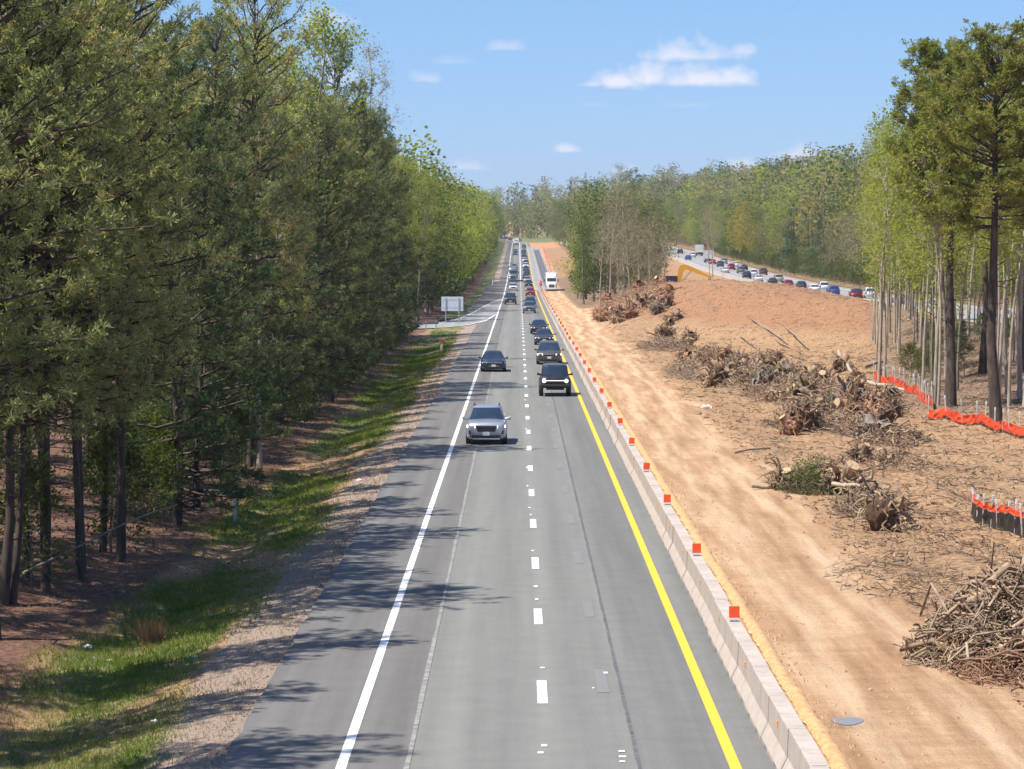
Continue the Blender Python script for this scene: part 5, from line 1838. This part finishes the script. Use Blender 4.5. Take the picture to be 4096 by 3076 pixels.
net_fence('safety_fence', [at(3712, 1690), at(3790, 1702), at(3900, 1722), at(4000, 1752), at(4100, 1790), at(4250, 1835)], .08, .62, 'orange net safety fence at the foot of the two big pines', 'orange_net', .22, seed=3)
net_fence('safety_fence', [at(3495, 1540), at(3560, 1560), at(3640, 1598), at(3705, 1640), at(3735, 1672)], .05, .62, 'orange net safety fence running back beside the right wood left of the big pines', 'orange_net', None, seed=4)
net_fence('silt_fence', [at(3890, 2068), at(3905, 2090), at(3990, 2122), at(4110, 2165), at(4300, 2240)], .58, .84, 'black silt fence topped with orange net and white stakes at the right edge', 'orange_net', .64, 50, 1.0, .9, seed=5)

# ------------------------------------------------------------------ grubbed stumps, logs and brush


ords = ['first', 'second', 'third', 'fourth', 'fifth', 'sixth', 'seventh', 'eighth', 'ninth', 'tenth', 'eleventh', 'last']


def root_stump(seed, size, rootm, soilm, tilt, label, x, y, group=None, cut=True, roots=64, sink=.15, az=None):
    rs = np.random.RandomState(seed)
    r = empty('grubbed_stump', (x, y, gz(x, y) - sink * size), rs.uniform(0, 6.28) if az is None else az)
    tag(r, label, 'tree stump', group)
    ax = np.array([math.cos(tilt), 0, math.sin(tilt)])          # trunk axis, away from the root plate
    c = np.array([0, 0, .48 * size])
    R_ = .15 * size
    T = Acc()
    ts = np.linspace(0, 1, 5)
    tl = rs.uniform(.12, .42) * size
    path = c + ax[None] * (ts * tl)[:, None]
    tubes(T, path[None], (R_ * np.array([1.5, 1.12, .98, .95, .94]))[None], 11)
    link('stump_trunk', T.mesh('stump_trunk', M[rootm], True), r)
    if cut:
        bm = bmesh.new()
        e = path[-1] + ax * .004
        u = norm(np.cross(ax, np.array([0, 1.0, .1])))
        w = np.cross(ax, u)
        bm.faces.new([bm.verts.new(e + R_ * .93 * (u * math.cos(a) + w * math.sin(a)) * rs.uniform(.92, 1.0)) for a in np.linspace(0, 6.28, 15)[:-1]])
        link('cut_face', bm_mesh('cut_face', bm, M['cut_wood']), r)
    u = norm(np.cross(ax, np.array([0, 1.0, .1])))
    w = np.cross(ax, u)
    a = rs.uniform(0, 6.28, roots)
    L = size * rs.uniform(.3, .78, roots)
    d = np.cos(a)[:, None] * u + np.sin(a)[:, None] * w - ax * rs.uniform(-.3, 1.2, (roots, 1))
    d = norm(d)
    K = 6
    P = np.zeros((roots, K, 3))
    P[:, 0] = c + d * R_ * .5
    cur = d.copy()
    for k in range(1, K):
        P[:, k] = P[:, k - 1] + cur * (L / (K - 1))[:, None]
        cur = norm(cur + rs.normal(0, .68, (roots, 3)) + np.array([0, 0, -.10]))
    rad = (size * rs.uniform(.022, .085, roots))[:, None] * np.linspace(1, .18, K)[None] ** 0.8
    A = Acc()
    tubes(A, P, rad, 6)
    nf = roots * 4
    b0 = P[rs.randint(0, roots, nf), rs.randint(2, K, nf)]
    dd = norm(rs.normal(size=(nf, 3)) + np.array([0, 0, -.4]))
    ln = size * rs.uniform(.1, .32, (nf, 1))
    p1 = b0 + dd * ln * .5 + rs.normal(0, .03, (nf, 3))
    p2 = b0 + dd * ln + np.array([0, 0, -.1]) * ln
    tubes(A, np.stack([b0, p1, p2], 1), np.tile([[.016 * size, .011 * size, .004 * size]], (nf, 1)), 4)
    link('roots', A.mesh('roots', M[rootm], True), r)
    bm = bmesh.new()
    bmesh.ops.create_icosphere(bm, subdivisions=3, radius=1.0)
    for v in bm.verts:
        p = np.array(v.co)
        k = 1 + .5 * fbm(np.array([p[0] * 2.3 + seed]), np.array([p[1] * 2.3 + p[2] * 1.7]), 4)[0] * 2
        q = c - ax * .16 * size + (u * p[0] + w * p[1]) * .33 * size * k + ax * p[2] * .22 * size * k
        v.co = q
    link('soil_clod', bm_mesh('soil_clod', bm, M[soilm], False), r)
    return r


def sticks(n, cx, cy, rx, ry, h, length, rad, m, rs, flat=.35, base=None):
    """tangle of bent sticks over a mound-shaped volume, as arrays"""
    a = rs.uniform(0, 6.28, n)
    rr = np.sqrt(rs.rand(n))
    x, y = cx + np.cos(a) * rr * rx, cy + np.sin(a) * rr * ry
    z = ground_z(x, y) + h * (1 - rr ** 2) * rs.uniform(0, 1, n) ** .6
    d = norm(np.column_stack([rs.normal(size=n), rs.normal(size=n), rs.normal(size=n) * flat]))
    L = length * rs.uniform(.35, 1.3, (n, 1))
    c = np.column_stack([x, y, z])
    p0, p2 = c - d * L / 2, c + d * L / 2
    p1 = c + rs.normal(0, .2, (n, 3)) * L
    P = np.stack([p0, p1, p2], 1)
    gzv = ground_z(P[:, :, 0].ravel(), P[:, :, 1].ravel()).reshape(n, 3)
    P[:, :, 2] = np.maximum(P[:, :, 2], gzv + .0)
    r0 = rad * rs.uniform(.35, 1.5, (n, 1))
    return P, np.concatenate([r0, r0 * .8, r0 * .4], 1)


def brush(name, n, x, y, rx, ry, h, length, rad, m, label, seed, m2=None, green=0):
    rs = np.random.RandomState(seed)
    r = empty(name, (0, 0, 0))
    tag(r, label, None, None, 'stuff')
    for mm, k in ((m, n if not m2 else n // 2), (m2, n // 2)):
        if not mm:
            continue
        A = Acc()
        P, Rd = sticks(k, x, y, rx, ry, h, length, rad, mm, rs)
        tubes(A, P, Rd, 5)
        P, Rd = sticks(k * 2, x, y, rx * 1.1, ry * 1.1, h * .9, length * .55, rad * .4, mm, rs, .7)
        tubes(A, P, Rd, 4)
        o = link('branches', A.mesh('branches', M[mm], True), r)
        o['kind'] = 'stuff'
    if green:
        A = Acc()
        a = rs.uniform(0, 6.28, green)
        q = np.sqrt(rs.rand(green))
        xx, yy = x + np.cos(a) * q * rx, y + np.sin(a) * q * ry
        P = np.column_stack([xx, yy, ground_z(xx, yy) + h * (1 - q ** 2) * rs.uniform(.2, 1.25, green) * (.5 + 1.0 * (fbm(xx * 1.7, yy * .9, 3) + .5)) + .03])
        leaf_quads(A, np.repeat(P, 3, 0) + rs.normal(0, .16, (green * 3, 3)), .085, rs)
        o = link('green_twigs', A.mesh('green_twigs', M['leaf_green']), r)
        o['kind'] = 'stuff'
    return r


# big brush heap at the lower right
brush('brush_heap', 760, 11.0, 63.5, 2.3, 3.4, 2.2, 1.05, .036, 'root', 'big tangled brown brush heap at the right edge near the camera', 31, 'stick')
brush('thick_branches', 90, 11.0, 63.3, 2.1, 3.0, 2.1, 1.3, .075, 'root', 'thick broken limbs in the big brush heap near the camera', 33, 'root_dark')
brush('brush_heap', 240, 10.7, 60.6, 1.5, 1.6, .8, .7, .026, 'root_red', 'reddish roots at the near foot of the big brush heap', 32)
root_stump(41, 1.5, 'root', 'soil', .5, 'grubbed stump in the big brush heap near the camera', 11.1, 64.5)
# middle pile
root_stump(51, 1.6, 'root_dark', 'soil', 1.1, 'small dark stump at the left end of the middle debris pile', *at(3150, 1958))
brush('brush_heap', 200, *at(3262, 1962), 1.2, 2.0, 1.0, .9, .026, 'stick_dark', 'green leafy brush in the middle debris pile', 52, None, 900)
root_stump(53, 2.0, 'root', 'soil', .9, 'brown grubbed stump in the centre of the middle debris pile', *at(3390, 1975))
brush('brush_heap', 340, *at(3490, 2050), 1.2, 3.4, .95, .9, .032, 'stick', 'grey sticks in the middle debris pile', 54, 'root_dark')
root_stump(55, 1.8, 'root', 'soil', .3, 'brown grubbed stump at the near end of the middle debris pile', *at(3555, 2125))
# upper row of stumps on the slope
root_stump(61, 2.3, 'root', 'soil', .35, 'large root plate with black hollow, left end of the stump row', *at(2850, 1548), az=2.6)
root_stump(62, 2.0, 'root', 'soil', .6, 'light brown root plate behind the large black hollow one', *at(2960, 1500))
root_stump(63, 2.1, 'root', 'soil', .2, 'wide root plate right of the light brown one', *at(3060, 1500))
root_stump(64, 1.9, 'bark_grey', 'soil', .8, 'grey weathered stump in the middle of the stump row', *at(3050, 1560))
root_stump(65, 1.7, 'root', 'soil', 1.35, 'upright stump with bright cut top in the stump row', *at(3130, 1612))
root_stump(66, 2.1, 'root_dark', 'soil', .3, 'near dark root plate below the bright cut stump', *at(3230, 1722))
root_stump(67, 1.4, 'root_red', 'soil_red', .9, 'orange brown stump left of the near dark root plate', *at(3155, 1735))
root_stump(68, 1.9, 'root_dark', 'soil', .5, 'round dark root ball near the orange fence', *at(3545, 1690))
root_stump(69, 1.5, 'root', 'soil', .4, 'root plate at the foot of the mound beside the long logs', *at(3415, 1520, .5))
brush('brush_heap', 150, *at(3380, 1650), 1.4, 5, .7, 1.1, .025, 'stick_dark', 'green leafy brush between the stumps near the orange fence', 70, None, 1400)
brush('brush_heap', 150, *at(3150, 1560), 2.6, 9, .6, 1.2, .035, 'stick', 'sticks and roots scattered through the stump row', 71, 'root_dark')
brush('brush_heap', 120, *at(2760, 1500), 1.6, 8, .35, 1.3, .03, 'bark_grey', 'grey sticks left of the large root plate', 72, 'stick')
brush('brush_heap', 160, *at(3010, 1445, .3), 2.2, 10, .5, 1.2, .035, 'stick', 'brown sticks above the stump row', 73, 'root')
for n, (px, py, sz, m_, lab) in enumerate([(2905, 1535, 1.9, 'root', 'brown root ball wedged beside the large root plate'), (3010, 1545, 1.7, 'root_dark', 'dark root ball in front of the grey weathered stump'),
                                     (3100, 1545, 1.9, 'root', 'brown root ball behind the bright cut stump'), (3290, 1560, 1.7, 'root_dark', 'dark root ball left of the pale straight log'), (3370, 1500, 1.8, 'root', 'brown root ball under the upper end of the pale straight log'),
                                     (3310, 1690, 1.2, 'root', 'small brown root ball in the green brush'), (2780, 1470, 1.5, 'root', 'small root plate uphill of the grey sticks'), (2900, 1455, 1.6, 'root_red', 'reddish root plate uphill of the stump row'),
                                     (3160, 1690, 1.3, 'root', 'low brown stump beside the orange brown one'), (3450, 1850, 1.1, 'root_dark', 'small dark root heap on the open litter'), (3560, 1870, 1.0, 'root', 'small brown root heap on the open litter')]):
    root_stump(140 + n, sz, m_, 'soil', .3 + .15 * (n % 5), lab, *at(px, py), cut=n % 3 == 0)
brush('brush_heap', 240, *at(3250, 1700), 2.4, 7, .55, .9, .028, 'root', 'brown sticks spread around the near dark root plate', 75, 'stick_dark')
brush('brush_heap', 260, *at(3500, 1860), 2.6, 7, .22, .7, .02, 'stick_dark', 'low litter of dark sticks on the open ground', 76, 'root')
brush('brush_heap', 200, *at(3620, 2330), 1.8, 6, .2, .6, .016, 'stick', 'low litter of pale sticks left of the big brush heap', 77, 'root_dark')
for n in range(12):     # the windrow is nearly continuous
    t = n / 11.0
    px, py = 2680 + 900 * t, 1400 + 300 * t + (40 if n % 2 else -30)
    brush('brush_heap', 230, *at(px, py, .3), 1.7, 4 + 6 * (1 - t), .85, .85, .042, ['root', 'stick', 'root_dark'][n % 3], 'tangled roots, ' + ords[n] + ' clump of the windrow counted from the far end', 200 + n, ['stick', 'root', 'root'][n % 3])
rq = random.Random(61)
for n in range(30):
    t = rq.random()
    px, py = 2650 + 900 * t, 1365 + 310 * t + rq.gauss(0, 45)
    root_stump(300 + n, rq.uniform(1.3, 2.3), rq.choice(['root', 'root', 'root_dark', 'root_red', 'bark_grey']), 'soil', rq.uniform(0, 1.2), 'brown root ball in the crowded middle of the long stump windrow', *at(px, py, .3), 'root balls of the stump windrow', rq.random() < .25, 44)
for n in range(4):
    root_stump(340 + n, rq.uniform(1.0, 1.5), rq.choice(['root', 'root_red']), 'soil', rq.uniform(0, 1), 'root ball buried in the big brush heap near the camera', 9.9 + n * .55, 61.2 + rq.uniform(-1, 4), 'root balls of the big brush heap', False, 50)
# pile above it
root_stump(81, 2.4, 'root_dark', 'soil', .3, 'dark root plate in the pile left of the mound', *at(2650, 1352, .4), az=2.2)
root_stump(82, 2.1, 'bark_grey', 'soil', .9, 'grey splintered stump in the pile left of the mound', *at(2630, 1290, .8))
root_stump(83, 1.8, 'root', 'soil', 1.3, 'upright stump with pale top right of the grey splintered one', *at(2710, 1300, .9))
root_stump(84, 1.7, 'root', 'soil', .4, 'brown stump below the upright pale topped one', *at(2755, 1360, .6))
brush('brush_heap', 220, *at(2660, 1380, .3), 2.4, 14, .7, 1.5, .04, 'stick', 'sticks around the dark root plate left of the mound', 85, 'root_dark')
# reddish heap at the left shoulder of the mound
rs = random.Random(77)
ords_ = ['first', 'second', 'third', 'fourth', 'fifth', 'sixth', 'seventh', 'eighth', 'ninth', 'tenth', 'eleventh', 'twelfth', 'thirteenth', 'fourteenth']
for n in range(14):
    px = 2395 + n * 20 + rs.uniform(-8, 8)
    yv = 372 + rs.uniform(-40, 38)
    root_stump(90 + n, rs.uniform(1.9, 2.9), rs.choice(['root_red', 'root_red', 'root']), 'soil_red', rs.uniform(0, 1.2), 'clay covered stump in the reddish heap on the left shoulder of the mound', (px - VX) * yv / F, yv, 'clay covered stumps left of the mound', rs.random() < .3, 40)
brush('brush_heap', 420, 14.5, 378, 4.2, 34, .9, 1.7, .05, 'root_red', 'reddish root debris on the left shoulder of the mound', 110, 'root')


def log(x0, y0, x1, y1, z0, z1, r, m, label, seed):
    rs = np.random.RandomState(seed)
    g = empty('log', ((x0 + x1) / 2, (y0 + y1) / 2, 0))
    a = np.array([x0, y0, gz(x0, y0) + z0])
    b = np.array([x1, y1, gz(x1, y1) + z1])
    o = np.array(g.location)
    ts = np.linspace(0, 1, 6)[:, None]
    P = a + (b - a) * ts + rs.normal(0, .04, (6, 3)) - o
    A = Acc()
    tubes(A, P[None], (r * np.linspace(1.1, .7, 6))[None], 9)
    tag(g, label, 'log')
    link('bark', A.mesh('bark', M[m], True), g)
    d = norm(P[-1] - P[0])
    u = norm(np.cross(d, np.array([0, 0, 1.0])))
    w = np.cross(d, u)
    for p, s, k in ((P[0], -1, 1.08), (P[-1], 1, .69)):
        bm = bmesh.new()
        bm.faces.new([bm.verts.new(p + d * s * .004 + r * k * (u * math.cos(q) + w * math.sin(q))) for q in np.linspace(0, 6.28, 12)[:-1]])
        link('cut_end', bm_mesh('cut_end', bm, M['cut_wood']), g)


log(*at(3350, 1440, .4), *at(3440, 1545, .2), .7, .3, .13, 'bark_pale', 'pale straight log sloping down at the right of the stump row', 1)
log(*at(3420, 1535, .3), *at(3650, 1592), .35, .12, .13, 'bark_pale', 'long pale log lying across in front of the right wood', 2)
log(*at(3450, 1485, .5), *at(3540, 1478, .5), .5, .6, .14, 'stick', 'short tan log against the edge stem of the right wood', 3)
log(*at(3335, 2018), *at(3560, 2046), .75, .75, .075, 'bark_pale', 'pale bent branch lying across the middle debris pile', 4)
log(*at(3005, 1960), *at(3120, 1955), .05, .12, .07, 'bark_pale', 'pale branch at the left tip of the middle debris pile', 5)
log(*at(2940, 1812), *at(3080, 1800), .05, .1, .05, 'stick', 'thin curved branch on the litter below the stump row', 6)
log(*at(2640, 1385, .2), *at(2740, 1375, .3), .8, .2, .09, 'bark_pale', 'pale pole across the pile left of the mound', 7)
rs = random.Random(13)
for n, (px, py, qx, qy) in enumerate([(2990, 1290, 3110, 1365), (3030, 1300, 3150, 1380), (3110, 1365, 3200, 1420), (2960, 1340, 3080, 1420), (3130, 1330, 3230, 1400), (3080, 1400, 3230, 1445)]):
    def onm(px, py):
        zz = 2.0
        for _ in range(14):
            X, Y = at(px, py, zz)
            Y = min(Y, 420)
            zz = .5 * zz + .5 * gz(X, Y)
        return X, Y
    a, b = onm(px, py), onm(qx, qy)
    log(*a, *b, .12, .12, rs.uniform(.05, .08), rs.choice(['stick', 'root', 'root_red']), 'tan pole lying down the face of the mound', 20 + n)
for o in COL.objects:
    if o.get('label') == 'tan pole lying down the face of the mound':
        o['group'] = 'poles on the mound face'

# loose litter over the cleared ground
rr = np.random.RandomState(15)


def litter(n, m, length, rad, seed, lab, ymax=430, xmax=34, y0=48):
    rs = np.random.RandomState(seed)
    t = rs.rand(n)
    ys = y0 * (ymax / y0) ** t
    xl = 9.6 + rs.rand(n) ** .8 * (xmax - 9.6) * np.clip(ys / 180, .2, 1)
    keep = (fbm(xl * .35 + 3, ys * .1, 3) + .5 > rs.uniform(.15, .62, n)) & (ys * .176 + 1 > xl)
    xs, ys = xl[keep], ys[keep]
    n = len(xs)
    a = rs.uniform(0, 3.14, n)
    L = length * rs.uniform(.3, 1.6, n) * (1 + ys / 400)
    dx, dy = np.cos(a) * L / 2, np.sin(a) * L / 2
    p0 = np.column_stack([xs - dx, ys - dy, ground_z(xs - dx, ys - dy) + rs.uniform(0, .08, n)])
    p2 = np.column_stack([xs + dx, ys + dy, ground_z(xs + dx, ys + dy) + rs.uniform(0, .14, n)])
    p1 = (p0 + p2) / 2 + rs.normal(0, .05, (n, 3))
    r0 = (rad * rs.uniform(.4, 1.6, n) * (1 + ys / 300))[:, None]
    A = Acc()
    tubes(A, np.stack([p0, p1, p2], 1), np.concatenate([r0, r0 * .9, r0 * .5], 1), 3)
    o = link('wood_litter', A.mesh('wood_litter', M[m]))
    tag(o, lab, None, None, 'stuff')


litter(13000, 'stick', .24, .013, 1, 'pale sticks and bark strewn over the cleared ground')
litter(9000, 'stick_dark', .22, .012, 2, 'dark sticks and bark strewn over the cleared ground', 240)
litter(6000, 'root_red', .26, .016, 3, 'reddish root pieces strewn over the cleared ground and mound')
litter(900, 'cut_wood', .22, .022, 4, 'pale wood chips and split pieces strewn over the cleared ground')
# clods along the haul road
rs_ = np.random.RandomState(44)
n = 900
ys = 48 * (300 / 48.0) ** rs_.rand(n)
xs = np.where(rs_.rand(n) < .5, 5.75 + np.abs(rs_.normal(0, .25, n)), rs_.uniform(5.9, 10.5, n))
s = rs_.uniform(.012, .045, n) * (1 + ys / 300)
A = Acc()
oc = np.array([(1, 0, 0), (-1, 0, 0), (0, 1, 0), (0, -1, 0), (0, 0, 1), (0, 0, -1)], float)
of = np.array([(0, 2, 4), (2, 1, 4), (1, 3, 4), (3, 0, 4), (2, 0, 5), (1, 2, 5), (3, 1, 5), (0, 3, 5)])
P = np.column_stack([xs, ys, ground_z(xs, ys)])
v = P[:, None] + oc[None] * s[:, None, None] * rs_.uniform(.6, 1.4, (n, 6, 1))
A.add(v.reshape(-1, 3), None, (of[None] + (np.arange(n) * 6)[:, None, None]).reshape(-1, 3))
o = link('earth_clods', A.mesh('earth_clods', M['soil_tan']))
tag(o, 'small clods of earth along the haul road', None, None, 'stuff')
# gravel crumbs along the left shoulder
n = 4200
ys = 48 * (230 / 48.0) ** rs_.rand(n)
xs = -5.12 - np.abs(rs_.normal(0, .75, n))
s = rs_.uniform(.007, .022, n) * (1 + ys / 200)
A = Acc()
P = np.column_stack([xs, ys, ground_z(xs, ys)])
v = P[:, None] + oc[None] * s[:, None, None] * rs_.uniform(.6, 1.4, (n, 6, 1))
A.add(v.reshape(-1, 3), None, (of[None] + (np.arange(n) * 6)[:, None, None]).reshape(-1, 3))
M['gravel'] = foliage('shoulder_gravel', [(0, (.17, .125, .095)), (.6, (.34, .26, .20)), (1, (.55, .47, .40))], 0.0, 0.0)
o = link('shoulder_gravel', A.mesh('shoulder_gravel', M['gravel']))
tag(o, 'crumbled gravel along the edge of the left shoulder', None, None, 'stuff')

# ------------------------------------------------------------------ excavator behind the mound
EX, EY = 22.2, 427.0
ex = empty('excavator', (EX, EY, gz(EX, EY)))
tag(ex, 'yellow excavator with dark cab, its bent boom showing above the mound', 'excavator')
for sx in (-1.25, 1.25):
    bm = bmesh.new()
    outl = []
    for (cx, a0) in ((1.55, -90), (-1.55, 90)):
        for k in range(7):
            a = R(a0 + k * 30)
            outl.append((cx + math.cos(a) * .46, .46 + math.sin(a) * .46))
    va = [bm.verts.new((p[0], sx - .28, p[1])) for p in outl]
    vb = [bm.verts.new((p[0], sx + .28, p[1])) for p in outl]
    bm.faces.new(va)
    bm.faces.new(vb)
    for k in range(len(va)):
        bm.faces.new((va[k], va[(k + 1) % len(va)], vb[(k + 1) % len(va)], vb[k]))
    link('track', bm_mesh('track', bm, M['trim']), ex)
link('house', box_mesh('house', [(-2.3, .9, -1.35, 1.35, 1.05, 2.0)], PAINT['yellow'], .08), ex)
link('counterweight', box_mesh('counterweight', [(-2.75, -2.25, -1.3, 1.3, 1.1, 1.95)], 'trim', .12), ex)
link('engine_hood', box_mesh('engine_hood', [(-2.2, -.5, -.2, 1.3, 1.98, 2.5)], PAINT['yellow'], .08), ex)
link('cab', box_mesh('cab', [(-.85, .85, -1.34, -.40, 1.5, 3.1)], 'trim', .06), ex)
link('cab_glass', box_mesh('cab_glass', [(-.7, .7, -1.36, -1.33, 2.0, 2.95), (.845, .865, -1.25, -.5, 1.9, 2.95)], 'glass', 0), ex)


def arm(name, pts, w, m):
    bm = bmesh.new()
    va = [bm.verts.new((x, .05 - w / 2, z)) for (x, z) in pts]
    vb = [bm.verts.new((x, .05 + w / 2, z)) for (x, z) in pts]
    bm.faces.new(va)
    bm.faces.new(vb)
    for k in range(len(va)):
        bm.faces.new((va[k], va[(k + 1) % len(va)], vb[(k + 1) % len(va)], vb[k]))
    link(name, bm_mesh(name, bm, m), ex)


arm('boom', [(.75, 1.6), (1.25, 1.55), (1.75, 3.7), (2.1, 4.05), (5.7, 2.75), (5.85, 3.05), (2.4, 4.62), (1.7, 4.75), (1.25, 4.55), (1.05, 4.0)], .55, PAINT['yellow'])
arm('stick', [(5.5, 2.9), (5.95, 3.2), (5.2, .75), (4.95, .72)], .4, PAINT['yellow'])
arm('bucket', [(4.9, .9), (5.35, .85), (5.5, .3), (5.0, .0), (4.3, .1), (4.45, .45)], .9, M['trim'])
arm('hydraulic_cylinder', [(1.2, 1.9), (1.32, 1.85), (2.95, 3.75), (2.85, 3.85)], .16, M['chrome'])

# ------------------------------------------------------------------ small things on the verge
X, Y = at(602, 2462)
r = empty('dry_grass_clump', (X, Y, gz(X, Y)))
tag(r, 'tall clump of dry orange grass on the left verge', 'grass clump')
rs = np.random.RandomState(3)
n = 240
a = rs.uniform(0, 6.28, n)
q = .16 * np.sqrt(rs.rand(n))
b = np.column_stack([np.cos(a) * q * 1.6, np.sin(a) * q, np.zeros(n)])
h = rs.uniform(.3, .72, (n, 1))
lean = rs.normal(0, .16, (n, 2)) + b[:, :2] * .8
tp = b + np.column_stack([lean, h[:, 0]])
s = np.column_stack([np.full(n, .010), rs.normal(0, .006, n), np.zeros(n)])
A = Acc()
A.add(np.stack([b - s, b + s, tp], 1).reshape(-1, 3), None, np.arange(n * 3).reshape(-1, 3))
M['sedge'] = foliage('dry_sedge', [(0, (.30, .16, .075)), (1, (.52, .32, .17))], .25, 0)
link('blades', A.mesh('blades', M['sedge']), r)


def bag(px, py, s, label, name='plastic_bag', seed=1, m='white_plastic'):
    X, Y = at(px, py)
    bm = bmesh.new()
    bmesh.ops.create_icosphere(bm, subdivisions=3, radius=1)
    rs = np.random.RandomState(seed)
    for v in bm.verts:
        k = 1 + 1.1 * float(fbm(np.array([v.co.x * 2.2 + seed]), np.array([v.co.y * 2.2 + v.co.z * 2]), 3)[0])
        v.co = Vector((v.co.x * s * k, v.co.y * s * .8 * k, max(-.1, v.co.z) * s * .55 * k))
    o = link(name, bm_mesh(name, bm, M[m]), None, (X, Y, gz(X, Y) + s * .03))
    tag(o, label, 'litter')


bag(338, 2480, .13, 'white plastic bag lying on the pine straw', seed=2)
bag(368, 2512, .055, 'small white scrap right of the plastic bag', 'paper_scrap', 3)
bag(432, 2512, .06, 'white scrap left of the dry grass clump', 'paper_scrap', 4)
bag(612, 2826, .085, 'white scrap on the tan grass near the shoulder', 'paper_scrap', 5)
bag(776, 2568, .07, 'white scrap at the edge of the gravel', 'paper_scrap', 6)
bag(1436, 1905, .12, 'white scrap by the shoulder far down the verge', 'paper_scrap', 7)
bag(2830, 1633, .38, 'pale stone slab on the litter beside the haul road', 'pale_rock', 8, 'concrete_pale')
# fallen trunk in the left wood
log(-12.9, 76, -10.8, 92, 1.0, 1.6, .032, 'bark_grey', 'thin fallen trunk leaning through the left wood', 9)

# ------------------------------------------------------------------ thin spring haze
hz_me = box_mesh('haze', (-1100, 1100, -80, 5600, -12, 75), None if False else 'soil')
hz_me.materials.clear()
hm = bpy.data.materials.new('thin_haze')
hm.use_nodes = True
hm.node_tree.nodes.clear()
vo = hm.node_tree.nodes.new('ShaderNodeVolumePrincipled')
vo.inputs['Color'].default_value = (0.86, 0.91, 1.0, 1)
vo.inputs['Density'].default_value = 0.00009
vo.inputs['Anisotropy'].default_value = 0.3
ho = hm.node_tree.nodes.new('ShaderNodeOutputMaterial')
hm.node_tree.links.new(vo.outputs[0], ho.inputs['Volume'])
hz_me.materials.append(hm)
hz = link('haze', hz_me)
tag(hz, 'thin pale haze in the air over the whole valley', None, None, 'stuff')
SC.cycles.volume_bounces = 0
